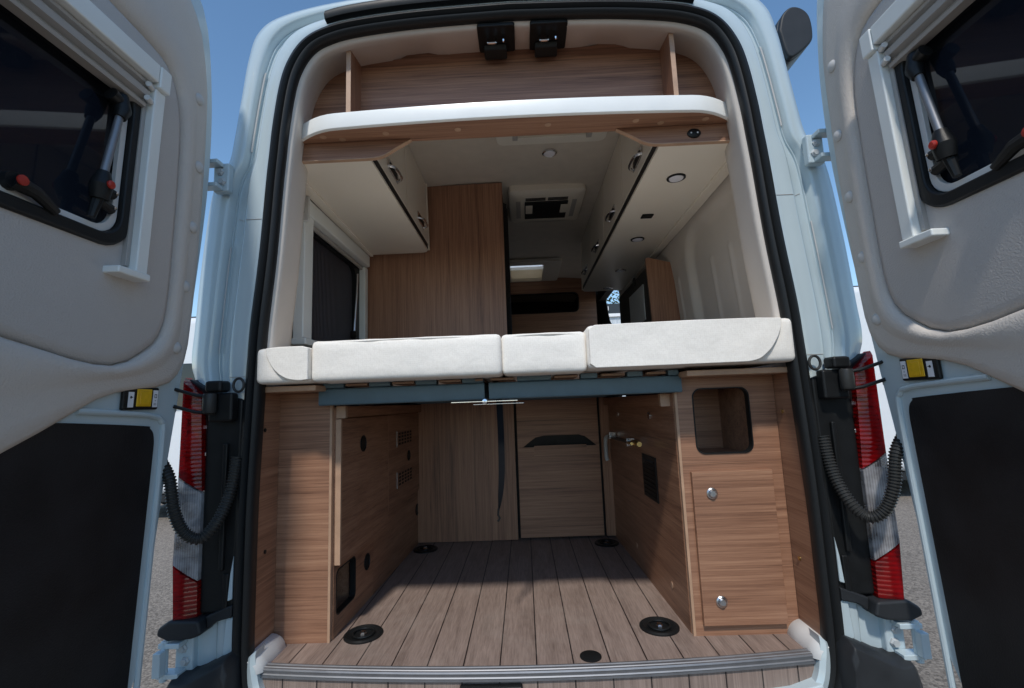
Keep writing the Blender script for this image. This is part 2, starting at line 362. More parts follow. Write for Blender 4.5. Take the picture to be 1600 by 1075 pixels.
def tube(bm, pts, r, n=10, cap=True):
    """round bar along a polyline; r a number or one radius per point"""
    pts = [Vector(p) for p in pts]; rs = r if isinstance(r, (list, tuple)) else [r]*len(pts)
    loops = []; prev = None
    for i, p in enumerate(pts):
        d = (pts[min(i+1, len(pts)-1)] - pts[max(i-1, 0)]).normalized()
        if prev is None:
            a = d.cross(Vector((0, 0, 1)) if abs(d.z) < 0.9 else Vector((1, 0, 0))).normalized()
        else: a = (prev - d*prev.dot(d)).normalized()
        prev = a; b = d.cross(a)
        loops.append([p + (a*math.cos(2*math.pi*k/n) + b*math.sin(2*math.pi*k/n))*rs[i] for k in range(n)])
    return loft(bm, loops, True, cap)
def lathe(bm, prof, c, axis='z', n=32, sign=1):
    """profile of (radius, height) turned about an axis through c"""
    def at(r, h, t):
        u, v = r*math.cos(t), r*math.sin(t); h *= sign
        q = {'z': (u, v, h), 'y': (u, h, v), 'x': (h, u, v)}[axis]
        return (c[0]+q[0], c[1]+q[1], c[2]+q[2])
    loops = [[at(max(r, 1e-4), h, 2*math.pi*k/n) for k in range(n)] for r, h in prof]
    return loft(bm, loops, True, True)
def smooth_path(pts, sub=6):
    P = [Vector(p) for p in pts]; out = []
    for i in range(len(P)-1):
        p0, p1, p2, p3 = P[max(i-1, 0)], P[i], P[i+1], P[min(i+2, len(P)-1)]
        for k in range(sub):
            t = k/sub
            out.append(0.5*((2*p1) + (p2-p0)*t + (2*p0-5*p1+4*p2-p3)*t*t + (3*p1-p0-3*p2+p3)*t**3))
    out.append(P[-1]); return out
def resample(pts, n):
    P = [Vector(p) for p in pts]; L = [0]
    for a, b in zip(P, P[1:]): L.append(L[-1] + (b-a).length)
    out = []; j = 0
    for k in range(n):
        s = L[-1]*k/(n-1)
        while j < len(L)-2 and L[j+1] < s: j += 1
        t = (s-L[j])/max(L[j+1]-L[j], 1e-9); out.append(P[j].lerp(P[j+1], min(max(t, 0), 1)))
    return out
def cushion(x0, x1, y0, y1, z0, z1, r=0.018, bulge=0.008, nx=26, seed=0):
    """soft rounded block with a slightly puffed, uneven cover"""
    rnd = random.Random(seed); bm = BM()
    ph = [rnd.uniform(0, 6.28) for _ in range(8)]
    def grid(l0, l1, n):
        return [l0, l0+r*0.35, l0+r] + [l0+r+(l1-l0-2*r)*i/n for i in range(1, n)] + [l1-r, l1-r*0.35, l1]
    gx, gy, gz = grid(x0, x1, nx), grid(y0, y1, 14), grid(z0, z1, 5)
    cx, cy, cz = (x0+x1)/2, (y0+y1)/2, (z0+z1)/2
    def warp(x, y, z):
        p = Vector((x, y, z)); q = Vector((min(max(x, x0+r), x1-r), min(max(y, y0+r), y1-r), min(max(z, z0+r), z1-r)))
        d = p-q
        if d.length > 1e-9: p = q + d.normalized()*r
        u, v, w_ = (p.x-cx)/((x1-x0)/2), (p.y-cy)/((y1-y0)/2), (p.z-cz)/((z1-z0)/2)
        fx, fy, fz = 1-u*u, 1-v*v, 1-w_*w_
        wr = 0.0013*math.sin(p.x*31+ph[0]+4*p.z) + 0.0010*math.sin(p.x*73+ph[1]-9*p.z) + 0.0012*math.sin(p.y*41+ph[2])
        p.y += (bulge*max(fx, 0)**.5*max(fz, 0)**.5 * (1 if v > 0 else -1) + wr) * min(1, abs(v)**8)
        p.z += (bulge*0.3*max(fx, 0)**.5*max(fy, 0)**.3 + wr*.5) * (w_ if w_ > 0 else 0)**6
        p.x += bulge*0.6*max(fy, 0)**.5*max(fz, 0)**.5*math.copysign(abs(u)**20, u)
        return p
    cache = {}
    def V(i, j, k):
        key = (i, j, k)
        if key not in cache: cache[key] = bm.verts.new(warp(gx[i], gy[j], gz[k]))
        return cache[key]
    I, J, K = len(gx)-1, len(gy)-1, len(gz)-1
    for i in range(I):
        for j in range(J):
            for k in (0, K): bm.faces.new((V(i, j, k), V(i+1, j, k), V(i+1, j+1, k), V(i, j+1, k)))
        for k in range(K):
            for j in (0, J): bm.faces.new((V(i, j, k), V(i+1, j, k), V(i+1, j, k+1), V(i, j, k+1)))
    for j in range(J):
        for k in range(K):
            for i in (0, I): bm.faces.new((V(i, j, k), V(i, j+1, k), V(i, j+1, k+1), V(i, j, k+1)))
    return bm

# ------------------------------------------------------------------ ground
GZ = -0.72
g = BM(); v = [g.verts.new((x, y, GZ)) for x, y in ((-400, -400), (400, -400), (400, 400), (-400, 400))]; g.faces.new(v)
o = obj('ground', g, 'gravel'); o['kind'] = 'structure'

# ------------------------------------------------------------------ the van
van = thing('camper_van', 'white high roof camper van seen from behind with both rear doors wide open', 'camper van', (0, 0, GZ))
AP = [(0, -.16), (.45, -.16), (.62, -.155), (.72, -.14), (.775, -.10), (.803, -.04), (.812, .05), (.813, .2), (.812, .47), (.803, .75), (.798, .88), (.792, 1.0), (.772, 1.22),
      (.757, 1.46), (.750, 1.55), (.742, 1.65), (.725, 1.78), (.703, 1.86), (.662, 1.925), (.60, 1.960), (.5, 1.982), (.3, 2.0), (0, 2.01)]
OUT = [(0, -.34), (.5, -.34), (.8, -.34), (.93, -.33), (.99, -.27), (1.03, -.15), (1.038, .0), (1.038, .2), (1.036, .47), (1.038, .78), (1.064, .89), (1.060, 1.0), (1.046, 1.24),
       (1.020, 1.46), (.968, 1.56), (.951, 1.65), (.932, 1.80), (.914, 1.94), (.886, 2.04), (.81, 2.10), (.62, 2.145), (.34, 2.172), (0, 2.185)]
NL = 72
def half(pts): return resample(smooth_path([(a, b, 0) for a, b in pts], 8), NL)
def matched(pts):           # both outlines keep point-for-point correspondence
    return smooth_path([(a, b, 0) for a, b in pts], 8)
hA, hB = matched(AP), matched(OUT)
def offset(h, d):
    out = []
    for i, p in enumerate(h):
        a, b = h[max(i-1, 0)], h[min(i+1, len(h)-1)]; t = (b-a).normalized()
        out.append(p + Vector((t.y, -t.x, 0))*d)
    out[0].x = 0; out[-1].x = 0
    return out
def full(h, y):
    r = [(p.x, y, p.y) for p in h]; l = [(-p.x, y, p.y) for p in h[-2:0:-1]]
    return r + l
hS = offset(hA, 0.046)       # outer edge of the rubber seal
# seal
bm = loft(BM(), [full(offset(hA, d), y) for d, y in ((.002, .03), (-.002, .012), (-.003, -.006), (.003, -.018), (.011, -.020), (.017, -.010), (.020, -.006), (.024, -.014), (.031, -.022), (.039, -.020), (.045, -.010), (.047, .004), (.047, .02))])
obj('rubber_seal', bm, 'rubber', van, angle=60)
# painted frame round the opening: flange, channel, crease, rounded outer corner
def mixl(t): return [a.lerp(b, t) for a, b in zip(hS, hB)]
sec = [(-.04, .022), (0.0, .0), (.02, -.003), (.25, -.002), (.28, .002), (.31, .024), (.35, .040), (.50, .052), (.54, .052), (.546, .046), (.558, .046), (.564, .052), (.59, .046), (.62, .030), (.66, .024), (.80, .024), (.92, .034), (.975, .06), (1.0, .10)]
bm = loft(BM(), [full(mixl(t), y) for t, y in sec])
obj('rear_frame', bm, 'paint', van, angle=50)
def sec_pt(t, z):
    L_ = mixl(t); q = min(L_, key=lambda p: abs(p.y-z) + (10 if p.x < .5 else 0))
    y = [a_[1] + (b_[1]-a_[1])*(t-a_[0])/(b_[0]-a_[0]) for a_, b_ in zip(sec, sec[1:]) if a_[0] <= t <= b_[0]][0]
    i = L_.index(q); n_ = L_[i+1] if q.y < z else L_[i-1]; k_ = (z-q.y)/(n_.y-q.y) if abs(n_.y-q.y) > 1e-6 else 0
    return (q.x+(n_.x-q.x)*k_, y, z)
for s in (-1, 1):
    for z0_, z1_ in ((1.342, 1.372), (.838, .826)):
        pts = [sec_pt(t, z0_+(z1_-z0_)*max(0, t-.25)/.3) for t in (.02, .1, .2, .25, .29, .32, .36, .43, .50)]
        obj('frame_seam', tube(BM(), [(s*p[0], p[1]-.0004, p[2]) for p in pts], .0012, 6), 'cassette_grey', van)
    pts = [sec_pt(.552, 1.60+.036*k) for k in range(9)]
    obj('sealing_bead', tube(BM(), [(s*p[0], p[1]-.003, p[2]) for p in pts], .0028, 6), 'trim_button', van)
    pts = [sec_pt(.552, .92+.05*k) for k in range(8)]
    obj('sealing_bead', tube(BM(), [(s*p[0], p[1]-.003, p[2]) for p in pts], .0022, 6), 'trim_button', van)
# sides and roof behind it, with the openings the photo looks through
def side_shell(name, hl, ys, m, skip=None, flip=False, mirror_both=True):
    bm = BM(); pts = full(hl, 0); n = len(pts)
    vs = [[bm.verts.new((p[0], y, p[2])) for p in pts] for y in ys]
    for a in range(len(ys)-1):
        for i in range(n):
            j = (i+1) % n; yc_ = (ys[a]+ys[a+1])/2; xm, zm = (pts[i][0]+pts[j][0])/2, (pts[i][2]+pts[j][2])/2
            if skip and skip(xm, yc_, zm): continue
            bm.faces.new((vs[a][i], vs[a][j], vs[a+1][j], vs[a+1][i]))
    for vv in [v for v in bm.verts if not v.link_faces]: bm.verts.remove(vv)
    return bm
def cut(x, y, z):
    if x > .6 and 2.60 < y < 3.55 and 0.3 < z < 1.80: return True       # open sliding door
    if z > 2.0 and -.16 < x < .42 and 2.72 < y < 3.46: return True   # front roof window
    return False
hO = matched(OUT)
bm = side_shell('body', hO, [.10, .6, 1.2, 1.9, 2.60, 2.72, 3.46, 3.55, 4.6], 'paint', cut)
obj('body_shell', bm, 'paint', van, angle=50)
bm = BM(); pr = [(p[0], p[2]) for p in full(hO, 0)]; prism(bm, pr, 'y', 4.602, 4.66); obj('front_bulkhead', bm, 'paint', van)

# inner lining of the opening, above the bed
hi = [i for i, p in enumerate(hA) if p.y > .915]
def arch(d, y):
    h = offset(hA, d)
    if y > .10:
        for p in h:
            if p.y > 1.97: p.y += .014*max(sst(.235, .275, abs(p.x-.0)*.93)*(1-sst(.365, .41, abs(p.x)*.93)), 0)
    r = [(h[i].x, y, h[i].y) for i in hi]; l = [(-h[i].x, y, h[i].y) for i in reversed(hi[:-1])]
    return r + l
bm = loft(BM(), [arch(d, y) for d, y in ((.004, .012), (-.010, .016), (-.014, .028), (-.010, .05), (.002, .11), (.012, .17), (.02, .20), (.035, .215), (.13, .23))], closed=False)
obj('opening_lining', bm, 'lining', van, angle=60)
# walls and ceiling of the living space
def wall_x(y, z):
    pts = ((-.1, .93), (.6, .935), (1.1, .925), (1.4, .902), (1.65, .868), (1.85, .83), (1.95, .79), (2.02, .70))
    for (a, xa), (b, xb) in zip(pts, pts[1:]):
        if z <= b: return xa + (xb-xa)*(z-a)/(b-a)
    return .70
def wall_relief(y, z):
    """pressed panel with a round-cornered top and two shallow beads"""
    def rr(y0, y1, z1, r):
        dy = max(y0+r-y, y-(y1-r), 0); dz = max(z-(z1-r), 0); return math.hypot(dy, dz)-r
    s = -sst(-.016, .016, -rr(.36, 1.05, 1.56, .16))*(-1)
    d = .034*sst(-.022, .022, -rr(.36, 1.02, 1.56, .18))
    for yy in (.60, .80, 1.18): d -= .009*math.exp(-((y-yy)/.012)**2)*(1 if z < 1.4 else 0)
    return d
def grid_wall(sgn, y0, y1, z0, z1, ny, nz, relief, skip=None):
    bm = BM(); V = {}
    for i in range(ny+1):
        for k in range(nz+1):
            y, z = y0+(y1-y0)*i/ny, z0+(z1-z0)*k/nz
            V[i, k] = bm.verts.new((sgn*(wall_x(y, z) + (wall_relief(y, z) if relief else 0)), y, z))
    for i in range(ny):
        for k in range(nz):
            if skip and skip(y0+(y1-y0)*(i+.5)/ny, z0+(z1-z0)*(k+.5)/nz): continue
            bm.faces.new((V[i, k], V[i+1, k], V[i+1, k+1], V[i, k+1]))
    return bm
obj('side_lining', grid_wall(1, .225, 1.6, .78, 2.02, 110, 80, True), 'lining', van, angle=80)
obj('side_lining', grid_wall(1, 1.602, 2.58, .0, 2.02, 12, 20, False), 'lining', van, angle=80)
obj('side_lining', grid_wall(-1, .225, 4.6, .78, 2.02, 140, 40, False, lambda y, z: .47 < y < 1.15 and z < 1.55), 'lining', van, angle=80)
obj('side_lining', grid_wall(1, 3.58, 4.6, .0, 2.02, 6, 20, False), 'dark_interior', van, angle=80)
bm = BM()
xs = [-.71, -.4, -.09, .25, .5, .71]; ys = [.20, .35, .72, 1.28, 1.82, 2.78, 3.40, 4.6]
V = {(i, j): bm.verts.new((x, y, 2.04-.03*(abs(x)/.71)**3)) for i, x in enumerate(xs) for j, y in enumerate(ys)}
for i in range(len(xs)-1):
    for j in range(len(ys)-1):
        if i == 2 and j == 5: continue
        bm.faces.new((V[i, j], V[i+1, j], V[i+1, j+1], V[i, j+1]))
obj('ceiling_lining', bm, 'headliner', van, angle=60)
obj('cab_blackout_wall', B(-.95, .95, 4.55, 4.59, -.1, 2.05), 'dark_interior', van)  # dark wall added to close off the cab and keep windscreen light out
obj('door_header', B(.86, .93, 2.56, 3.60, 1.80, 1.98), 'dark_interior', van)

# floor: plank vinyl, aluminium sill strip, fold over the step
BOW = lambda x: -.040 + .052*(x/.80)**2
xsF = [-.79+1.58*i/24 for i in range(25)]
bm = BM(); top = [bm.verts.new((x, BOW(x)+.022, 0)) for x in xsF]; far = [bm.verts.new((x*1.15, 4.55, 0)) for x in xsF]
mid = [bm.verts.new((x if abs(x) > .78 else x, .30, 0)) for x in xsF]
for i in range(24):
    bm.faces.new((top[i], top[i+1], mid[i+1], mid[i])); bm.faces.new((mid[i], mid[i+1], far[i+1], far[i]))
obj('load_floor', bm, 'plank_vinyl', van)
prof = [(.026, .001), (.026, .0055), (.019, .0068), (.016, .0048), (.011, .0048), (.009, .0068), (.004, .0068), (.002, .0048), (-.002, .0045), (-.004, .005), (-.006, .001), (-.0045, -.003), (-.0045, -.008), (-.0065, -.011), (-.0045, -.014), (-.0045, -.020), (-.001, -.022), (.004, -.022)]
bm = loft(BM(), [[(x, BOW(x)+dy, dz) for dy, dz in prof] for x in [-.785+1.57*i/40 for i in range(41)]], closed=False)
obj('sill_strip', bm, 'sill_metal', van, angle=25)
bm = BM()
a = [bm.verts.new((x, BOW(x)+.003, -.0205)) for x in xsF]; b = [bm.verts.new((x, BOW(x)+.001, -.085)) for x in xsF]; c = [bm.verts.new((x, BOW(x)+.03, -.09)) for x in xsF]
for i in range(24): bm.faces.new((a[i], a[i+1], b[i+1], b[i])); bm.faces.new((b[i], b[i+1], c[i+1], c[i]))
obj('step_covering', bm, 'plank_vinyl', van)
bm = BM(); prism(bm, [(-.80, -.12), (-.775, -.055), (-.70, -.072), (-.4, -.084), (.4, -.084), (.70, -.072), (.775, -.055), (.80, -.12), (.7, -.17), (-.7, -.17)], 'y', -.030, .02)
obj('sill_panel', bm, 'paint', van, bevel=.006)
bm = B(-.205, -.035, -.060, -.036, -.075, -.026); obj('lock_striker', bm, 'black_plastic', van, bevel=.004)
for s in (-1, 1):
    # painted jamb rising from the step and grey roll along the floor edge
    bm = BM(); pts = [(s*.806, .0, .045), (s*.806, -.004, .03), (s*.800, -.008, .0), (s*.782, -.012, -.06), (s*.74, -.014, -.11), (s*.66, -.016, -.135), (s*.5, -.016, -.145)]
    P_ = smooth_path(pts, 6)
    loops = [[(p.x - s*.012, p.y+.05, p.z+.008), (p.x - s*.014, p.y, p.z+.010), (p.x - s*.004, p.y-.010, p.z+.002), (p.x + s*.01, p.y-.004, p.z-.01)] for p in P_]
    loft(bm, loops, closed=False); obj('sill_jamb', bm, 'paint', van, angle=50)
    bm = BM(); loops = []
    for y in (-.012, .0, .03, .08, .13, .148, .152):
        e = 1 if -.01 < y < .145 else .72
        loops.append([(s*(.818-.046*e*math.cos(t)), y, -.004 + .046*e*math.sin(t)) for t in [math.pi/2*k/8 for k in range(9)]])
    loft(bm, loops, closed=False, cap=False); obj('sill_cover', bm, 'pale_grey_plastic', van, angle=50)

# black trim over the opening
bm = BM(); h = [p for p in offset(hA, .075) if p.y > 1.9 and p.x < .62]
line = [(p.x, p.y) for p in h]; line = line + [(-a_, b_) for a_, b_ in reversed(line[:-1])]
loft(bm, [[(a_, -.004, b_-.016), (a_, -.024, b_-.014), (a_, -.030, b_), (a_, -.024, b_+.016), (a_, -.004, b_+.018)] for a_, b_ in line], closed=False)
obj('roof_trim', bm, 'black_plastic', van, angle=50)

for s in (-1, 1):
    # tail lamp
    body = obj('tail_light', prism(BM(), [(s*.952, .15), (s*1.03, .15), (s*1.03, .84), (s*.962, .80)], 'y', .0, .12), 'black_plastic', van, bevel=.006)
    def pane(poly, m, nm='lens'):
        bm = BM(); n = 7; loops = []
        (x0, z0), (x1, z1), (x2, z2), (x3, z3) = poly      # inner low, outer low, outer high, inner high
        for k in range(9):
            t = k/8; loops.append([(s*(x0+(x1-x0)*u + ((x3+(x2-x3)*u)-(x0+(x1-x0)*u))*t), -.012-.026*math.sin(math.pi*(.18+.82*u)*.62) + .05*max(0, u-.72)/.28*.6, (z0+(z1-z0)*u)+((z3+(z2-z3)*u)-(z0+(z1-z0)*u))*t) for u in [q/n for q in range(n+1)]])
        loft(bm, loops, closed=False)
        e = [ed for ed in bm.edges if len(ed.link_faces) == 1]; r_ = bmesh.ops.extrude_edge_only(bm, edges=e)
        vs_ = [q for q in r_['geom'] if isinstance(q, bmesh.types.BMVert)]
        for q in vs_: q.co.y = .02
        obj(nm, bm, m, body, angle=50)
    pane([(.958, .505), (1.040, .567), (1.034, .842), (.972, .785)], 'red_lens')
    pane([(.958, .255), (1.044, .325), (1.040, .561), (.958, .499)], 'clear_lens')
    pane([(.955, .158), (1.034, .158), (1.044, .319), (.958, .249)], 'red_lens')
    for zz, rr_ in ((.735, .026), (.645, .030), (.575, .022), (.445, .030), (.345, .026), (.215, .028)):
        bm = BM(); lathe(bm, [(rr_, -.0105), (rr_*.97, -.0095), (rr_*.7, -.004), (rr_*.35, -.0015), (rr_*.30, -.006), (rr_*.16, -.010), (0, -.0105)], (s*.998, 0, zz), 'y', 18); obj('reflector', bm, 'aluminium', body)
    for zz in (.69, .61, .50, .395, .29): obj('reflector', B(*sorted((s*.960, s*1.028)), -.006, -.001, zz-.006, zz+.006), 'aluminium', body, bevel=.002)
    # black housing between lamp and seal
    bm = BM(); prism(bm, [(s*.858, .16), (s*.957, .16), (s*.964, .81), (s*.93, .790), (s*.850, .770)], 'y', -.010, .03); obj('lamp_housing', bm, 'black_plastic', van, bevel=.008)
    bm = BM(); box(bm, *sorted((s*.886, s*.90)), -.022, -.010, .28, .64); box(bm, *sorted((s*.872, s*.888)), -.018, -.010, .17, .27); obj('housing_rib', bm, 'black_plastic', van, bevel=.004)
    obj('body_plate', prism(BM(), [(s*.858, .20), (s*.872, .195), (s*.866, .27), (s*.858, .32)], 'y', -.018, -.0105), 'paint', van, bevel=.003)
    # step under the lamp, painted corner, bumper
    bm = BM(); prism(bm, [(s*.925, .118), (s*.955, .108), (s*1.02, .104), (s*1.054, .118), (s*1.050, .138), (s*1.02, .158), (s*.935, .155)], 'y', -.045, .06); obj('lamp_step', bm, 'bumper_plastic', van, bevel=.008, seg=3)
    bm = BM(); prism(bm, [(s*.856, .152), (s*.900, .142), (s*.926, .122), (s*.930, .158), (s*.856, .186)], 'y', -.020, .03); obj('step_bridge', bm, 'bumper_plastic', van, bevel=.004)
    bm = BM(); prism(bm, [(s*.853, .04), (s*.853, .150), (s*.878, .147), (s*.886, .05)], 'y', -.012, .03); obj('corner_flange', bm, 'paint', van, bevel=.004)
    bm = BM(); prism(bm, [(s*.880, -.02), (s*.876, .146), (s*.91, .142), (s*1.0, .108), (s*1.03, .105), (s*1.03, -.06), (s*.93, -.06)], 'y', .012, .06); obj('lower_corner', bm, 'paint', van, bevel=.006)
    # hinges: plate on the body, knuckle and arm to the door
    for zz, xo_ in ((1.488, 0.0), (.055, .045)):
        hh = obj('door_hinge', B(*sorted((s*(.924+xo_), s*(.976+xo_))), -.010, .018, zz-.050, zz+.048), 'paint', van, bevel=.006)
        bm = BM(); box(bm, *sorted((s*(.940+xo_), s*(1.0+xo_))), -.046, -.0105, zz+.030, zz+.044); box(bm, *sorted((s*(.940+xo_), s*(1.0+xo_))), -.046, -.0105, zz-.048, zz-.034); tube(bm, [(s*(.985+xo_), -.038, zz-.056), (s*(.985+xo_), -.038, zz+.050)], .010, 12); box(bm, *sorted((s*(.974+xo_), s*(.996+xo_))), -.10+.7*xo_, -.046, zz-.034, zz+.030); obj('knuckle', bm, 'paint', hh, bevel=.003)
        for dz, dx_ in ((-.018, -.004), (.016, .004)):
            obj('hinge_bolt', lathe(BM(), [(.013, 0), (.013, .004), (.009, .007), (.009, .011), (0, .011)], (s*(.948+xo_+dx_), -.010, zz+dz), 'y', 6, -1), 'grey_plastic', hh)
    # door check: bracket, roller and two rods
    ck = obj('door_check', B(*sorted((s*.862, s*.935)), -.045, -.0105, .705, .79), 'black_plastic', van, bevel=.008)
    bm = BM(); box(bm, *sorted((s*.888, s*.938)), -.060, -.010, .792, .826); obj('cover', bm, 'black_plastic', ck, bevel=.008)
    obj('roller', lathe(BM(), [(.016, 0), (.018, .006), (.018, .05), (.016, .056)], (s*.918, -.062, .732), 'z', 20), 'grey_plastic' if False else 'hose', ck)
    for zz in (.790, .742):
        obj('rod', tube(BM(), [(s*.905, -.055, zz-.012), (s*.95, -.075, zz-.006), (s*.985, -.115, zz+.012)], .0048, 8), 'black_plastic', ck)
    obj('door_bracket', B(*sorted((s*.995, s*1.03)), -.125, -.085, .735, .845), 'black_plastic', ck, bevel=.006)
    obj('ring', tube(BM(), [(s*.856+.016*math.cos(t), -.026, .812+.02*math.sin(t)) for t in [2*math.pi*k/20 for k in range(21)]], .004, 8, False), 'hose', ck)
    # corrugated cable conduit
    path = resample(smooth_path([(s*.858, -.018, .60), (s*.866, -.032, .50), (s*.882, -.062, .425), (s*.912, -.085, .388), (s*.946, -.104, .412), (s*.966, -.118, .475), (s*.982, -.118, .555), (s*1.02, -.112, .61)], 20), 241)
    rad = [.0130 if (i//2) % 2 else .0163 for i in range(241)]
    obj('cable_conduit', tube(BM(), path, rad, 14), 'hose', van, angle=20)
# bumper below
bm = BM(); st = []
TOPZ = [(0, -.19), (.5, -.19), (.78, -.185), (.822, -.175), (.832, .040), (.845, .066), (.88, .050), (.94, .020), (.96, .014), (1.0, .014), (1.02, -.006), (1.04, -.05), (1.05, -.12)]
for x, tz in [(-a_, b_) for a_, b_ in reversed(TOPZ[1:])] + TOPZ:
    q = .05*sst(.98, 1.05, abs(x)); st.append([(x, .03, tz-.002), (x, -.045+q, tz), (x, -.068+q, tz-.012), (x, -.078+q, tz-.04), (x, -.082+q, -.36), (x, .03, -.36)])
loft(bm, st, closed=False); obj('bumper', bm, 'bumper_plastic', van, bevel=.004, angle=45)

# striker plates on the lining over the opening
for cx in (-.045, .135):
    pl = obj('latch_plate', prism(BM(), rrect(cx-.064, cx+.064, .008, .128, .008), 'z', 1.990, 2.004), 'black_plastic', van, bevel=.003)
    U = [(cx-.030, .066, 1.992), (cx-.030, .050, 1.966), (cx-.026, .044, 1.958), (cx-.006, .044, 1.958), (cx-.002, .050, 1.966), (cx-.002, .066, 1.992)]
    obj('hook', tube(BM(), smooth_path(U, 4), .0042, 8), 'chrome', pl)
    obj('peg', tube(BM(), [(cx+.024, .060, 1.992), (cx+.024, .054, 1.980), (cx+.024, .048, 1.968), (cx+.024, .046, 1.962)], [.003, .0055, .0055, .002], 10), 'chrome', pl)
    bm = BM(); prism(bm, [(.086, 1.990), (.132, 1.990), (.138, 1.968), (.126, 1.962), (.092, 1.972)], 'x', cx-.046, cx+.034); obj('guard', bm, 'black_plastic', pl, bevel=.004)

# left side window in the living space
sw = obj('side_window', B(-.955, -.935, .44, 1.185, .80, 1.60), 'black_plastic', van)
obj('pane', B(-.934, -.928, .50, 1.12, .82, 1.54), 'pleat', sw)
def wbox(n, m, *a, bv=.006): return obj(n, B(*a), m, sw, bevel=bv, seg=3)
wbox('blind_rail', 'white_plastic', -.912, -.868, .40, .478, 1.015, 1.575)
wbox('blind_rail', 'white_plastic', -.912, -.872, 1.135, 1.185, .955, 1.53)
wbox('blind_cassette', 'white_plastic', -.92, -.856, .40, 1.17, 1.535, 1.60)
wbox('rail_foot', 'white_plastic', -.915, -.855, .395, .52, .990, 1.018)
wbox('end_plate', 'pale_grey_plastic', -.915, -.850, .388, .40, 1.50, 1.605, bv=.002)
for yy, zz in ((.387, 1.575), (.387, 1.535)): obj('screw', lathe(BM(), [(.008, 0), (.008, .003), (0, .004)], (-.875, yy, zz), 'y', 12, -1), 'black_plastic', sw)
obj('blind_bar', B(-.897, -.886, .48, 1.135, 1.510, 1.530), 'cassette_grey', sw, bevel=.003)
obj('stay', tube(BM(), [(-.893, 1.075, 1.47), (-.888, 1.05, 1.35), (-.890, 1.02, 1.14)], .006, 8), 'aluminium', sw)
obj('stay_knob', lathe(BM(), [(.022, 0), (.022, .018), (.012, .026), (0, .026)], (-.90, 1.01, 1.12), 'x', 16), 'black_plastic', sw)
obj('window_rubber', ring_plate(BM(), rrect(.47, 1.15, .81, 1.56, .06), rrect(.52, 1.085, .85, 1.505, .07), 'x', -.927, -.905), 'rubber', sw)
for s, zz in ((-1, 1.50), (1, 1.50)):
    obj('panel_clip', B(*sorted((s*.800, s*.812)), .226, .240, zz-.035, zz+.035), 'aluminium', van, bevel=.003)
for s in (-1, 1): obj('panel_plug', B(*sorted((s*.812, s*.822)), .226, .240, 1.255, 1.325), 'black_plastic', van, bevel=.004)

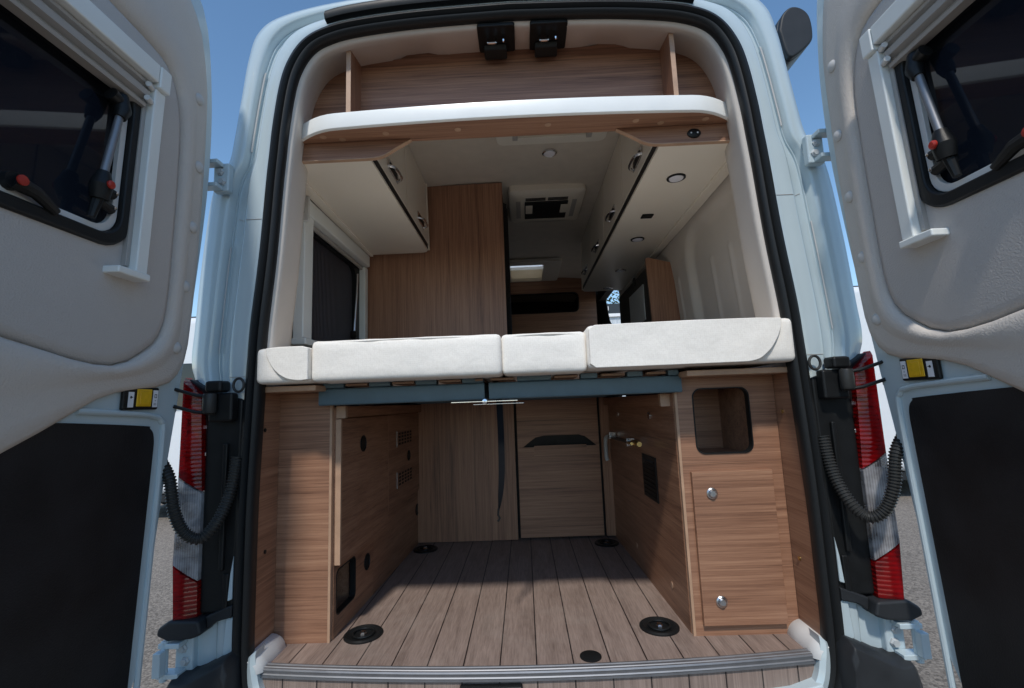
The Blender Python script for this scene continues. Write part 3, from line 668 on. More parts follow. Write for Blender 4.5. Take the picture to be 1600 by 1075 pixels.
# ------------------------------------------------------------------ rear doors (parts of the van)
DX = lambda z, off: .945 + off + (1.65-z)*.04
def rear_door(s, lab):
    def W(u, z, off): return (s*DX(z, off), -u, z)
    def plate(name, loop, o0, o1, m, parent, bevel=.0, seg=2, **k):
        bm = BM(); a = [bm.verts.new(W(u, z, o0)) for u, z in loop]; b = [bm.verts.new(W(u, z, o1)) for u, z in loop]; n = len(loop)
        bm.faces.new(a); bm.faces.new(b[::-1])
        for i in range(n): bm.faces.new((a[i], a[(i+1) % n], b[(i+1) % n], b[i]))
        return obj(name, bm, m, parent, bevel=bevel, seg=seg, **k)
    def frame(name, outer, inner, o0, o1, m, parent, bevel=0):
        bm = BM(); L = lambda l, o: [W(u, z, o) for u, z in l]
        loft(bm, [L(outer, o0), L(outer, o1), L(inner, o1), L(inner, o0), L(outer, o0)]); return obj(name, bm, m, parent, bevel=bevel)
    sp = lambda pts, n=5: [(p.x, p.y) for p in smooth_path([(a, b, 0) for a, b in pts], n)]
    # inner sheet with its window hole left to the trim; the shell is one rounded slab
    edge = sp([(.150, -.06), (.146, .0), (.125, .44), (.095, .76), (.077, .96), (.057, 1.24), (.05, 1.467), (.064, 1.69), (.109, 1.913), (.17, 2.0), (.28, 2.055), (.5, 2.09), (.86, 2.10)], 4)
    loop = edge + [(.875, 2.08), (.875, -.10), (.80, -.12), (.25, -.12), (.17, -.10)]
    win = rrect(.345, .755, 1.155, 1.535, .06)
    # slab as a ring around the window opening: slice into outer loop resampled against the hole
    def radial(loop, hole):
        cx = sum(p[0] for p in hole)/len(hole); cz = sum(p[1] for p in hole)/len(hole); res = []
        for a, b in hole:
            d = Vector((a-cx, b-cz)); best = None
            for i in range(len(loop)):
                p, q = Vector(loop[i]), Vector(loop[(i+1) % len(loop)]); e = q-p
                den = d.x*e.y-d.y*e.x
                if abs(den) < 1e-12: continue
                w_ = p-Vector((cx, cz)); t = (w_.x*e.y-w_.y*e.x)/den; u = (w_.x*d.y-w_.y*d.x)/den
                if t > 0 and -1e-9 <= u <= 1+1e-9 and (best is None or t > best): best = t
            res.append((cx+d.x*best, cz+d.y*best))
        return res
    dense = []
    for i in range(len(win)):
        a, b = Vector(win[i]), Vector(win[(i+1) % len(win)]); k = max(1, int((b-a).length/.02))
        for j in range(k): dense.append(tuple(a.lerp(b, j/k)))
    bm = BM(); L = lambda l, o: [W(u, z, o) for u, z in l]
    ol = radial(loop, dense)
    def shrink(l, d):
        out = []
        for i in range(len(l)):
            a, b = Vector(l[i-1]), Vector(l[(i+1) % len(l)]); t = (b-a).normalized(); c = Vector(l[i]); nrm = Vector((-t.y, t.x))
            if nrm.dot(Vector((.55, 1.3))-c) < 0: nrm = -nrm
            out.append(tuple(c+nrm*d))
        return out
    loft(bm, [L(dense, .006), L(shrink(ol, .014), .004), L(shrink(ol, .007), .004), L(shrink(ol, .001), .010), L(ol, .02), L(ol, .060), L(shrink(ol, .015), .075), L(dense, .078), L(dense, .006)])
    door = obj('rear_door', bm, 'paint', van, angle=40, label=lab)
    # raised fabric trim with a rolled border and a sunk centre panel
    tr = sp([(.22, 1.955), (.165, 1.905), (.135, 1.84), (.112, 1.75), (.1, 1.664), (.087, 1.384), (.084, 1.15), (.090, .95), (.097, .885), (.122, .838), (.165, .808), (.23, .798), (.296, .790), (.332, .780), (.367, .767), (.459, .712), (.55, .662), (.66, .625)], 4) + [(.83, .615), (.83, 2.04), (.5, 2.035), (.32, 2.005)]
    gr = rrect(.189, .80, .845, 1.69, .10, 8)
    gv = [(.345, 1.695), (.262, 1.675), (.212, 1.585), (.194, 1.44), (.187, 1.149), (.187, 1.03), (.192, .975), (.212, .925), (.248, .893), (.29, .865), (.342, .850), (.42, .855), (.495, .872), (.62, .90), (.74, .93)]
    gl = sp(gv, 4) + [(.79, 1.0), (.80, 1.2), (.80, 1.6), (.74, 1.70), (.55, 1.71)]
    gd = radial(gl, dense); td = radial(tr, dense)
    lp = lambda a, b, t: [(p[0]+(q[0]-p[0])*t, p[1]+(q[1]-p[1])*t) for p, q in zip(a, b)]
    bm = BM()
    loft(bm, [L(td, .004), L(lp(td, gd, .02), -.004), L(lp(td, gd, .08), -.010), L(lp(td, gd, .25), -.013), L(lp(td, gd, .45), -.013), L(lp(td, gd, .55), -.016), L(lp(td, gd, .68), -.023), L(lp(td, gd, .82), -.024), L(lp(td, gd, .92), -.020), L(lp(td, gd, .97), -.012), L(lp(td, gd, .985), .0), L(gd, .004)])
    obj('trim_border', bm, 'trim_fabric', door, angle=70)
    bm = BM(); wi = rrect(.335, .765, 1.145, 1.545, .06)
    hole = [(p[0], p[1]) for p in lp(dense, gd, .02)]
    loft(bm, [L(lp(gd, hole, .000), .004), L(lp(gd, hole, .008), -.003), L(lp(gd, hole, .03), -.0095), L(lp(gd, hole, .09), -.0112), L(lp(gd, hole, .6), -.0115), L(hole, -.0115), L(dense, .02)])
    obj('trim_panel', bm, 'trim_panel_fabric', door, angle=70)
    for u, z in ((.125, 1.459), (.128, 1.272), (.136, 1.093), (.147, .915), (.150, 1.66)):
        bm = BM(); c = W(u, z, -.0135); lathe(bm, [(.0165, .004), (.0165, -.002), (.013, -.006), (.006, -.0085), (0, -.009)], c, 'x', 18, s); obj('trim_button', bm, 'trim_button', door)
    # window: rubber, smoked pane, inner strip, stay, latch
    ro = rrect(.336, .778, 1.122, 1.56, .075); ri = rrect(.366, .748, 1.152, 1.53, .05)
    frame('window_rubber', ro, ri, .0, -.020, 'rubber', door, .006)
    frame('window_strip', rrect(.367, .747, 1.153, 1.529, .05), rrect(.382, .732, 1.168, 1.517, .045), .004, -.008, 'pale_grey_plastic', door, .002)
    plate('window_pane', rrect(.350, .750, 1.158, 1.535, .05), .012, .018, 'smoked_glass', door)
    st = obj('window_stay', tube(BM(), [W(.404, 1.445, -.022), W(.436, 1.262, -.028)], .0085, 12), 'sill_metal', door)
    bm = BM(); tube(bm, [W(.398, 1.492, -.012), W(.400, 1.452, -.024), W(.406, 1.432, -.024)], [.016, .017, .012], 12); tube(bm, [W(.400, 1.472, -.018), W(.430, 1.479, -.018)], [.013, .016], 12); obj('upper_joint', bm, 'black_plastic', st)
    bm = BM(); tube(bm, [W(.432, 1.282, -.026), W(.436, 1.249, -.028), W(.433, 1.219, -.024)], [.013, .022, .018], 14); tube(bm, [W(.433, 1.227, -.022), W(.443, 1.172, -.02)], [.012, .008], 10); tube(bm, [W(.388, 1.249, -.012), W(.438, 1.249, -.014)], .012, 10); tube(bm, [W(.388, 1.212, -.012), W(.438, 1.219, -.014)], .012, 10); obj('clamp', bm, 'black_plastic', st)
    obj('red_button', lathe(BM(), [(.0095, 0), (.0095, .004), (.006, .007), (0, .007)], W(.436, 1.249, -.049), 'x', 14, -s), 'red_dot', st)
    for u, z in ((.392, 1.249), (.392, 1.213)): obj('screw', lathe(BM(), [(.004, 0), (.004, .003), (0, .004)], W(u, z, -.024), 'x', 10, -s), 'chrome', st)
    bm = BM(); tube(bm, [W(.60, 1.178, -.018), W(.565, 1.170, -.026), W(.52, 1.150, -.022)], [.016, .013, .009], 10); tube(bm, [W(.60, 1.178, .0), W(.60, 1.178, -.022)], .018, 12)
    lt = obj('window_latch', bm, 'black_plastic', door); obj('red_button', lathe(BM(), [(.010, 0), (.010, .004), (0, .006)], W(.60, 1.178, -.035), 'x', 14, -s), 'red_dot', lt)
    # blind: cassette on top, guide rail down the hinge side with its foot
    def bx(name, u0, u1, z0, z1, o0, o1, m, bv=.004): return plate(name, [(u0, z0), (u1, z0), (u1, z1), (u0, z1)], o0, o1, m, door, bv, 3)
    bx('blind_cassette', .336, .80, 1.572, 1.620, -.006, -.050, 'white_plastic')
    bx('cassette_corner', .300, .335, 1.560, 1.620, -.006, -.052, 'white_plastic')
    bm = BM(); prf = [(1.500, -.006), (1.500, -.030), (1.507, -.033), (1.511, -.022), (1.522, -.020), (1.526, -.036), (1.540, -.038), (1.543, -.024), (1.556, -.022), (1.560, -.032), (1.569, -.032), (1.570, -.006)]
    loft(bm, [[W(u, z, o) for z, o in prf] for u in (.348, .80)], closed=True, cap=True); obj('blind_roller', bm, 'cassette_grey', door, angle=20)
    for zz in (1.556, 1.519): obj('roller_knob', tube(BM(), [W(.338, zz, -.034), W(.357, zz, -.040)], .007, 10), 'pale_grey_plastic', door)
    bx('blind_rail', .302, .336, 1.078, 1.559, -.008, -.042, 'white_plastic')
    bx('rail_channel', .3365, .3475, 1.090, 1.559, -.008, -.024, 'cassette_grey', .0015)
    bx('rail_foot', .300, .392, 1.060, 1.0775, -.008, -.050, 'white_plastic')
    # lock unit and dark lower panel
    lk = bx('lock_unit', .182, .292, .746, .803, .004, -.006, 'black_plastic', .004)
    plate('unlock_button', [(.209, .754), (.255, .754), (.255, .798), (.209, .798)], -.0062, -.009, 'yellow_plastic', lk, .002)
    plate('unlock_button', [(.219, .758), (.247, .758), (.247, .792), (.219, .792)], -.0092, -.011, 'yellow_plastic', lk, .001)
    for u0, u1, z1 in ((.187, .203, .796), (.263, .279, .790)): plate('sticker', [(u0, .752), (u1, .752), (u1, z1), (u0, z1)], -.0062, -.0072, 'sticker_white', lk)
    bm = BM()
    for u0, u1, z0, z1 in ((.191, .199, .784, .7855), (.191, .1925, .776, .784), (.1975, .199, .776, .784), (.191, .196, .776, .778), (.193, .197, .768, .7695), (.192, .193, .757, .763), (.195, .196, .757, .763), (.198, .199, .757, .763), (.266, .275, .776, .778), (.270, .274, .774, .780)):
        a = [bm.verts.new(W(u, z, -.0076)) for u, z in ((u0, z0), (u1, z0), (u1, z1), (u0, z1))]; bm.faces.new(a)
    obj('sticker_print', bm, 'black_panel', lk)['kind'] = 'stuff'
    rec = sp([(.182, -.02), (.178, .3), (.174, .60), (.176, .672), (.192, .697), (.22, .705), (.5, .725), (.82, .735)], 4) + [(.835, .72), (.835, -.03)]
    plate('lower_panel', rec, .004, .0015, 'black_panel', door, .002)
    bm = BM(); rb = [(.146, .70), (.158, .712)]
    pth = [W(.153, -.06, .002), W(.150, .3, .002), W(.147, .66, .002), W(.158, .715, .002), (W(.185, .728, .002)), W(.24, .735, .002), W(.40, .745, .002)]
    tube(bm, smooth_path(pth, 8), .0075, 10); obj('sheet_bead', bm, 'paint', door)
    return door
rear_door(-1, 'left rear door swung open at right angles to the van')
rear_door(1, 'right rear door swung open at right angles to the van')

# ------------------------------------------------------------------ bed
cu = [('bed_cushion', -.806, -.6405, .812, .921, 'short end cushion of the bed, with a rounded cover flap', 1),
      ('bed_cushion', -.639, -.062, .812, .937, 'long cream bed cushion over the left steel rail', 2),
      ('bed_cushion', -.0625, .1945, .813, .936, 'narrow middle cream bed cushion over the hanging strap', 3),
      ('bed_cushion', .1955, .808, .819, .950, 'long cream bed cushion above the storage cabinet with the knobbed door', 4)]
for nm, x0, x1, z0, z1, lb, sd_ in cu:
    t = thing(nm, lb, 'bed cushion', ((x0+x1)/2, .5, z0), 'cream cushions laid along the bed')
    y0 = -.026 if sd_ != 3 else -.014
    obj('cover', cushion(x0, x1, y0, 1.17, z0, z1, r=.015, bulge=.004, nx=max(8, int((x1-x0)*44)), seed=sd_), 'cushion_fabric', t, angle=80)
    # piped seam along the upper front edge
    yy = y0-.001
    obj('piping', tube(BM(), [(x0+.014+(x1-x0-.028)*k/20, y0+.004-.004*math.sin(math.pi*k/20), z1-.009+.004*math.sin(math.pi*k/20)) for k in range(21)], .0028, 6), 'cushion_fabric', t)
    if sd_ in (1, 4):
        e = x0 if sd_ == 1 else x1; q = 1 if sd_ == 1 else -1
        if sd_ == 1: arc = [(-.772, .918), (-.765, .888), (-.741, .850), (-.708, .826), (-.670, .818), (-.6415, .820)]; corner = [(-.6415, .916), (-.66, .9215), (-.73, .9215)]
        else: arc = [(.768, .948), (.765, .924), (.751, .890), (.727, .856), (.694, .830), (.66, .822)]; corner = [(.40, .821), (.216, .821), (.200, .833), (.200, .937), (.218, .949), (.5, .952), (.7, .951)]
        loop = [(p.x, p.y) for p in smooth_path([(a, b, 0) for a, b in arc], 6)] + corner
        bm = BM(); a = [bm.verts.new((x, y0-.0125, z)) for x, z in loop]; c_ = [bm.verts.new((x, y0+.02, z)) for x, z in loop]; ctr = None
        bm.faces.new(a); n = len(loop)
        for i in range(n): bm.faces.new((a[i], a[(i+1) % n], c_[(i+1) % n], c_[i]))
        obj('cover_flap', bm, 'cushion_fabric', t, bevel=.008, seg=4)
def bed_frame(x0, x1, lb, slats, holders):
    t = thing('slatted_bed_base', lb, 'bed base', ((x0+x1)/2, .6, .742), 'slatted bed bases under the cushions')
    obj('front_rail', prism(BM(), rrect(.100, .132, .742, .797, .006, 3), 'x', x0, x1), 'bed_steel', t)
    obj('back_rail', prism(BM(), rrect(1.12, 1.15, .742, .797, .006, 3), 'x', x0, x1), 'bed_steel', t)
    for xx in (x0+.015, x1-.015): obj('side_rail', B(xx-.014, xx+.014, .133, 1.119, .745, .794), 'bed_steel', t)
    for a, b in slats: obj('slat', B(a, b, .085, 1.15, .802, .810), 'slat_wood', t, bevel=.002)
    for a, b in holders: obj('slat_holder', B(a, b, .096, .135, .7975, .815), 'bed_steel', t, bevel=.003)
    return t
bed_frame(-.668, -.127, 'blue grey slatted bed base on the storage bench with the vent grilles',
          [(-.575+.152*k, -.505+.152*k) for k in range(3)] + [(-.155, -.130)], [(-.655+.152*k, -.585+.152*k) for k in range(4)])
bed_frame(-.112, .507, 'blue grey slatted bed base reaching the cabinet with the square hatch',
          [(-.105, -.03), (.10, .175), (.25, .325), (.395, .455)], [(-.02, .09), (.185, .24), (.335, .385), (.465, .50)])
t = thing('bed_latch', 'thin silver latch bar joining the two steel bed rails', 'latch', (-.12, .095, .735))
obj('bar', B(-.235, -.02, .094, .0995, .7345, .738), 'chrome', t, bevel=.001)
obj('pivot', lathe(BM(), [(.008, 0), (.008, .008), (0, .010)], (-.125, .088, .736), 'y', 14, -1), 'chrome', t)
obj('lever', B(-.165, .0, .106, .110, .726, .7285), 'chrome', t, bevel=.001)
# strap
t = thing('hanging_strap', 'narrow black webbing strap hanging down from the bed latch', 'strap', (-.085, .14, .74))
bm = BM(); pts = smooth_path([(-.082, .14, .742), (-.080, .14, .62), (-.082, .142, .50), (-.090, .145, .42), (-.096, .146, .385)], 8); wd = [.0105]*20 + [.0105, .0105, .0105, .010, .0095, .009, .008, .008, .007, .007, .006, .006, .006]
loops = []
for i, p in enumerate(pts):
    a = .15 + 1.0*sst(10, 32, i); h_ = wd[min(i, len(wd)-1)]
    loops.append([(p.x-h_*math.cos(a), p.y-h_*math.sin(a)*.6-.0008, p.z), (p.x+h_*math.cos(a), p.y+h_*math.sin(a)*.6-.0008, p.z), (p.x+h_*math.cos(a), p.y+h_*math.sin(a)*.6+.0008, p.z), (p.x-h_*math.cos(a), p.y-h_*math.sin(a)*.6+.0008, p.z)])
loft(bm, loops, True, True); obj('webbing', bm, 'strap', t, angle=40)
bm = BM(); tube(bm, [(-.096, .146, .392), (-.098, .146, .372), (-.093, .146, .362), (-.099, .146, .352)], .0035, 8); obj('hook', bm, 'black_plastic', t)

# ------------------------------------------------------------------ garage furniture under the bed
# left bench
t = thing('storage_bench', 'wood storage bench under the bed with two vent grilles and an open corner cubby', 'bench', (-.74, .6, 0))
obj('front_panel', B(-.828, -.6515, .150, .166, .0, .788), 'wood_x', t)
obj('panel_edge', B(-.651, -.643, .1495, .1665, .0, .788), 'wood_edge', t)
obj('wall_panel', B(-.835, -.8205, -.004, .149, .03, .788), 'wood_y', t)
obj('top_board', B(-.84, -.645, .024, 1.18, .7885, .806), 'wood_edge', t, bevel=.002)
SX = lambda y: -.640 + (y-.15)*.040          # the bench side runs very slightly inwards
def side_box(nm, y0, y1, z0, z1, d0, d1, m, par, s=1, sx=SX, bv=0):
    bm = BM(); vs = []
    for y in (y0, y1):
        for d in (d0, d1):
            for z in (z0, z1): vs.append(bm.verts.new((sx(y)+s*d, y, z)))
    for f in ((0, 1, 3, 2), (4, 6, 7, 5), (0, 4, 5, 1), (2, 3, 7, 6), (0, 2, 6, 4), (1, 5, 7, 3)): bm.faces.new([vs[i] for i in f])
    return obj(nm, bm, m, par, bevel=bv)
hole = rrect(.185, .345, .060, .205, .022)
bm = hole_plate(BM(), .167, .52, .0, .235, hole, 'x', -.016, .0)
for v_ in bm.verts: v_.co.x += SX(v_.co.y)
obj('side_panel', bm, 'wood_y', t)
bm = ring_plate(BM(), hole, rrect(.189, .341, .064, .201, .019), 'x', -.020, .0012)
for v_ in bm.verts: v_.co.x += SX(v_.co.y)
obj('cubby_edging', bm, 'black_plastic', t)
bm = BM(); box(bm, -.82, -.80, .167, .40, .02, .23); box(bm, -.80, -.662, .36, .375, .02, .23); box(bm, -.80, -.662, .18, .36, .02, .04); obj('cubby_lining', bm, 'wood_y', t)
side_box('side_panel', .5205, 1.185, .0, .235, -.016, .0, 'wood_y', t)
side_box('side_panel', .167, 1.185, .2355, .735, -.016, .0, 'wood_y', t)
side_box('cover_panel', .180, .650, .225, .695, .0005, .018, 'wood_y', t)
side_box('panel_edge', .170, .1795, .225, .695, .0003, .0185, 'wood_edge', t)
side_box('cover_panel', .658, 1.185, .285, .695, .0005, .010, 'wood_y', t)
side_box('panel_edge', .6505, .6565, .285, .695, .0003, .0172, 'wood_edge', t)
side_box('top_rail', .19, 1.185, .700, .738, .0003, .026, 'wood_y', t)
side_box('rail_end', .172, .1895, .698, .740, .0003, .032, 'wood_edge', t)
def round_hole(nm, y, z, r, par, sx, s, d):
    c = (sx(y)+s*d, y, z); bm = BM(); lathe(bm, [(r, -.002), (r, .003), (r*.82, .004), (r*.78, .0015), (0, .0012)], c, 'x', 24, s); return obj(nm, bm, 'black_plastic', par)
round_hole('cable_grommet', .367, .598, .030, t, SX, 1, .018)
round_hole('cable_grommet', .99, .485, .026, t, SX, 1, .010)
round_hole('cable_grommet', 1.17, .180, .030, t, SX, 1, .0)
round_hole('cable_grommet', .455, .145, .030, t, SX, 1, .0)
for zc_ in (.580, .392):
    gv_ = side_box('vent_grille', .80, 1.04, zc_-.034, zc_+.034, .0103, .0125, 'grey_plastic' if False else 'wood_y', t)
    bm = BM()
    for i in range(5):
        for k in range(4):
            y0, z0 = .815+.046*i, zc_-.028+.0155*k
            vs_ = []
            for y in (y0, y0+.034):
                for z in (z0, z0+.0105): vs_.append(bm.verts.new((SX(y)+.0130, y, z)))
            bm.faces.new((vs_[0], vs_[2], vs_[3], vs_[1]))
    obj('grille_slots', bm, 'black_panel', gv_)
    side_box('grille_edge', .793, .7995, zc_-.036, zc_+.036, .0103, .0130, 'cassette_grey', gv_)
# screws on the wall panels
for s, yy, zz in ((-1, .06, .672), (-1, .08, .30)): obj('screw', lathe(BM(), [(.006, 0), (.006, .003), (.003, .0035), (0, .0035)], (-.8205, yy, zz), 'x', 12), 'black_plastic', t)

# right cabinet
t = thing('storage_cabinet', 'wood storage cabinet under the bed with a square open hatch above a knobbed door', 'cabinet', (.65, .6, 0))
hole = rrect(.546, .729, .542, .753, .030, 8)
bm = BM(); hole_plate(bm, .4985, .812, .5155, .788, hole, 'y', .130, .146); obj('front_panel', bm, 'wood_x', t)
obj('front_panel', B(.4985, .812, .130, .146, .0, .515), 'wood_x', t)
obj('hatch_edging', ring_plate(BM(), hole, rrect(.5495, .7255, .5455, .7495, .027, 8), 'y', .127, .152), 'black_plastic', t)
bm = BM(); box(bm, .53, .745, .38, .39, .52, .775); box(bm, .53, .54, .1465, .38, .52, .775); box(bm, .735, .745, .1465, .38, .52, .775); box(bm, .54, .735, .1465, .38, .525, .535); box(bm, .54, .735, .1465, .38, .760, .770); obj('hatch_lining', bm, 'wood_x', t)
obj('panel_edge', B(.490, .498, .1295, .1465, .0, .788), 'wood_edge', t)
d_ = obj('cabinet_door', B(.520, .772, .114, .1285, .034, .490), 'wood_x', t, bevel=.0015)
for zz in (.424, .104):
    obj('knob', lathe(BM(), [(.017, -.001), (.017, .004), (.0135, .007), (.0115, .0045), (.0115, .009), (.009, .012), (0, .012)], (.577, .114, zz), 'y', 28, -1), 'aluminium', d_)
obj('wall_panel', B(.8135, .83, -.004, .150, .03, .788), 'wood_y', t)
obj('top_board', B(.500, .842, .024, 1.18, .7885, .806), 'wood_edge', t, bevel=.002)
SX2 = lambda y: .489 - (y-.13)*.026
side_box('side_panel', .147, 1.20, .0, .740, .0, .016, 'wood_y', t, 1, SX2)
side_box('top_rail', .19, 1.18, .700, .738, -.026, -.0003, 'wood_y', t, 1, SX2)
side_box('rail_end', .172, .1895, .698, .740, -.032, -.0003, 'wood_edge', t, 1, SX2)
vg = side_box('vent_grille', .375, .555, .340, .505, -.005, -.0003, 'black_plastic', t, 1, SX2, .002)
bm = BM()
for k in range(9):
    z0 = .352+.016*k; vs_ = []
    for y in (.395, .535):
        for d, z in ((-.0052, z0), (-.009, z0+.004), (-.0052, z0+.009)): vs_.append(bm.verts.new((SX2(y)+d, y, z)))
    bm.faces.new((vs_[0], vs_[3], vs_[4], vs_[1])); bm.faces.new((vs_[1], vs_[4], vs_[5], vs_[2]))
obj('louvre', bm, 'black_plastic', vg)
for yy, zz in ((.095, .670), (.09, .23)): obj('screw', lathe(BM(), [(.006, 0), (.006, .003), (.003, .0035), (0, .0035)], (.8135, yy, zz), 'x', 12, -1), 'brass', t)
for yy, zz in ((.42, .66), (.96, .655)): obj('bolt_cap', lathe(BM(), [(.016, 0), (.016, .004), (.008, .007), (0, .007)], (SX2(yy)-.0003, yy, zz), 'x', 16, -1), 'chrome', t)
for yy in (.30, .75): obj('screw_cap', lathe(BM(), [(.012, 0), (.012, .0015), (0, .002)], (SX2(yy)-.0003, yy, .085), 'x', 14, -1), 'wood_edge', t)
# gas pipe
t = thing('gas_pipe', 'short horizontal pipe with brass tap and grey elbow on the right bench side', 'pipe', (.45, .7, .53))
obj('pipe', tube(BM(), [(.440, 1.10, .535), (.440, .55, .548)], .008, 10), 'hose', t)
obj('elbow', tube(BM(), smooth_path([(.446, 1.08, .536), (.430, 1.12, .530), (.424, 1.12, .50), (.424, 1.12, .43), (.430, 1.12, .41)], 6), .010, 10), 'grey_plastic', t)
bm = BM(); tube(bm, [(.440, .55, .548), (.440, .51, .549), (.440, .44, .551)], [.012, .014, .010], 10); tube(bm, [(.440, .49, .549), (.415, .49, .552)], .008, 8); tube(bm, [(.414, .52, .552), (.414, .455, .553)], .006, 8); obj('tap', bm, 'brass', t)
for yy in (.62, 1.03): obj('clamp', B(.428, .462, yy-.008, yy+.008, .528, .562), 'chrome', t, bevel=.002)

# panels closing the space towards the living area
t = thing('partition_panel', 'vertical grain wood panel behind the hanging strap under the bed', 'panel', (-.33, 1.19, 0))
obj('board', B(-.598, -.070, 1.186, 1.202, .004, .752), 'wood_z', t)
obj('edge_strip', B(-.0695, -.060, 1.180, 1.203, .004, .752), 'wood_z', t)
t = thing('hatch_panel', 'horizontal grain wood hatch panel with a curved hand hole under the bed', 'panel', (.17, 1.20, 0))
obj('lower_board', B(-.045, .400, 1.188, 1.203, .012, .484), 'wood_x', t)
bm = BM(); prism(bm, [(-.045, .4845), (-.015, .486), (.02, .513), (.055, .537), (.10, .546), (.29, .546), (.325, .535), (.355, .512), (.385, .486), (.400, .4845), (.400, .752), (-.045, .752)], 'y', 1.188, 1.203); obj('upper_board', bm, 'wood_x', t)
obj('backing_board', B(.045, .330, 1.182, 1.1875, .435, .492), 'wood_x', t)
obj('dark_gap_sheet', B(-.06, .47, 1.23, 1.24, .0, .76), 'black_panel', t)  # black sheet: shade behind the hand hole and gaps put into colour
obj('edge_strip', B(.413, .462, 1.188, 1.203, .01, .752), 'wood_z', t)

# ------------------------------------------------------------------ floor fittings
td = thing('tie_down_ring', 'black tie down bowl in the plank floor beside the corner cubby', 'tie down', (-.551, .195, .0005), 'tie down bowls in the floor')
obj('bowl', lathe(BM(), [(.062, 0), (.062, .004), (.057, .0075), (.050, .0075), (.044, .0035), (.020, .0012), (0, .0012)], tuple(td.location), 'z', 40), 'black_plastic', td)
x_, y_, z_ = td.location
obj('bolt', lathe(BM(), [(.012, .001), (.012, .006), (.008, .009), (.008, .012), (0, .012)], (x_, y_, z_), 'z', 6), 'chrome', td)
obj('ring', tube(BM(), [(x_+.033*math.cos(q), y_+.033*math.sin(q), z_+.006) for q in [2*math.pi*k/28 for k in range(29)]], .0035, 8, False), 'black_plastic', td)
dup(td, (.403, .193, .0005), 'black tie down bowl in the plank floor beside the knobbed cabinet')
dup(td, (-.535, 1.075, .0005), 'far black tie down bowl at the foot of the vertical grain panel')
dup(td, (.393, 1.085, .0005), 'far black tie down bowl at the foot of the hand hole panel')
o = obj('floor_cap', lathe(BM(), [(.031, 0), (.031, .002), (.028, .0035), (0, .0035)], (.161, .030, .0005), 'z', 32), 'black_plastic'); tag(o, 'small flat black round cap in the plank floor near the metal sill', 'floor cap')

# ------------------------------------------------------------------ upper furniture
t = thing('rear_shelf', 'wood shelf with a bright white front edge over the rear opening', 'shelf', (0, .08, 1.67))
def front_y(x): e = abs(x)/.752; return .018 + .030*e**2 + .055*max(0, (e-.80)/.20)**2
xs_ = [-.752+1.504*i/60 for i in range(61)]
bm = BM()
a = [bm.verts.new((x, front_y(x)+.004, 1.668)) for x in xs_]; b = [bm.verts.new((x, .138, 1.668)) for x in xs_]; c = [bm.verts.new((x, front_y(x)+.004, 1.700)) for x in xs_]; d = [bm.verts.new((x, .160, 1.700)) for x in xs_]
for i in range(60):
    bm.faces.new((a[i], a[i+1], b[i+1], b[i])); bm.faces.new((c[i], d[i], d[i+1], c[i+1]))
obj('board', bm, 'wood_x', t)
bm = loft(BM(), [[(x, front_y(x)+dy, z) for dy, z in ((.003, 1.667), (.0, 1.669), (-.001, 1.675), (-.001, 1.716), (.0, 1.722), (.003, 1.724), (.012, 1.724), (.012, 1.667))] for x in xs_], True, True)
obj('front_edge', bm, 'shelf_white', t, angle=40)
bd = [(-.750, 1.69), (-.748, 1.80), (-.727, 1.885), (-.692, 1.935), (-.609, 1.981), (-.466, 2.0), (-.407, 2.004), (-.371, 2.023), (-.304, 2.027), (-.252, 2.013), (0, 2.017), (.29, 2.015), (.349, 2.027), (.419, 2.027), (.453, 2.011), (.568, 1.998), (.669, 1.958), (.722, 1.905), (.748, 1.815), (.750, 1.69)]
bm = BM(); prism(bm, bd, 'y', .152, .166); obj('back_board', bm, 'wood_x', t)
for xx, yt in ((-.559, 1.962), (.553, 1.970)):
    bm = BM(); prism(bm, [(.050, 1.7005), (.1515, 1.7005), (.1515, 1.985), (.10, 1.99), (.050, yt)], 'x', xx-.0075, xx+.0075); dv = obj('divider', bm, 'wood_z', t)
    obj('edge_strip', B(xx-.0078, xx+.0078, .0485, .0498, 1.7005, yt), 'wood_edge', dv)
for s in (-1, 1):
    pts = smooth_path([(s*.362, 1.6675, 0), (s*.372, 1.662, 0), (s*.394, 1.650, 0), (s*.422, 1.634, 0), (s*.450, 1.617, 0), (s*.480, 1.607, 0), (s*.520, 1.604, 0)], 5)
    lp_ = [(p.x, p.y) for p in pts] + [(s*.80, 1.604), (s*.80, 1.667)]
    bm = BM(); prism(bm, lp_, 'y', .121, .136); ar = obj('arch_panel', bm, 'wood_x', t)
    bm = BM(); ln = [(p.x, p.y) for p in pts] + [(s*.80, 1.604)]
    loft(bm, [[(a_, .1195, b_), (a_, .1195, b_-.003), (a_, .137, b_-.003), (a_, .137, b_)] for a_, b_ in ln], True, True); obj('edge_strip', bm, 'wood_edge', ar)
for xx, yy in ((-.66, .085), (-.60, .105), (-.44, .082), (-.19, .080), (.12, .078), (.42, .080), (.51, .100), (.66, .09)):
    obj('screw_cap', lathe(BM(), [(.011, 0), (.011, .0012), (0, .0016)], (xx, yy, 1.668), 'z', 16, -1), 'wood_edge', t)
so_ = obj('switch', lathe(BM(), [(.023, 0), (.023, .005), (.019, .007), (0, .007)], (.628, .121, 1.634), 'y', 24, -1), 'black_plastic', t)
for v_ in so_.data.vertices: v_.co.z = (v_.co.z-(1.634-1.67))*.72 + (1.634-1.67)
for dx in (-.011, .011): obj('switch_dot', lathe(BM(), [(.0028, 0), (.0028, .001), (0, .0012)], (.628+dx, .114, 1.634), 'y', 10, -1), 'sticker_white', so_)

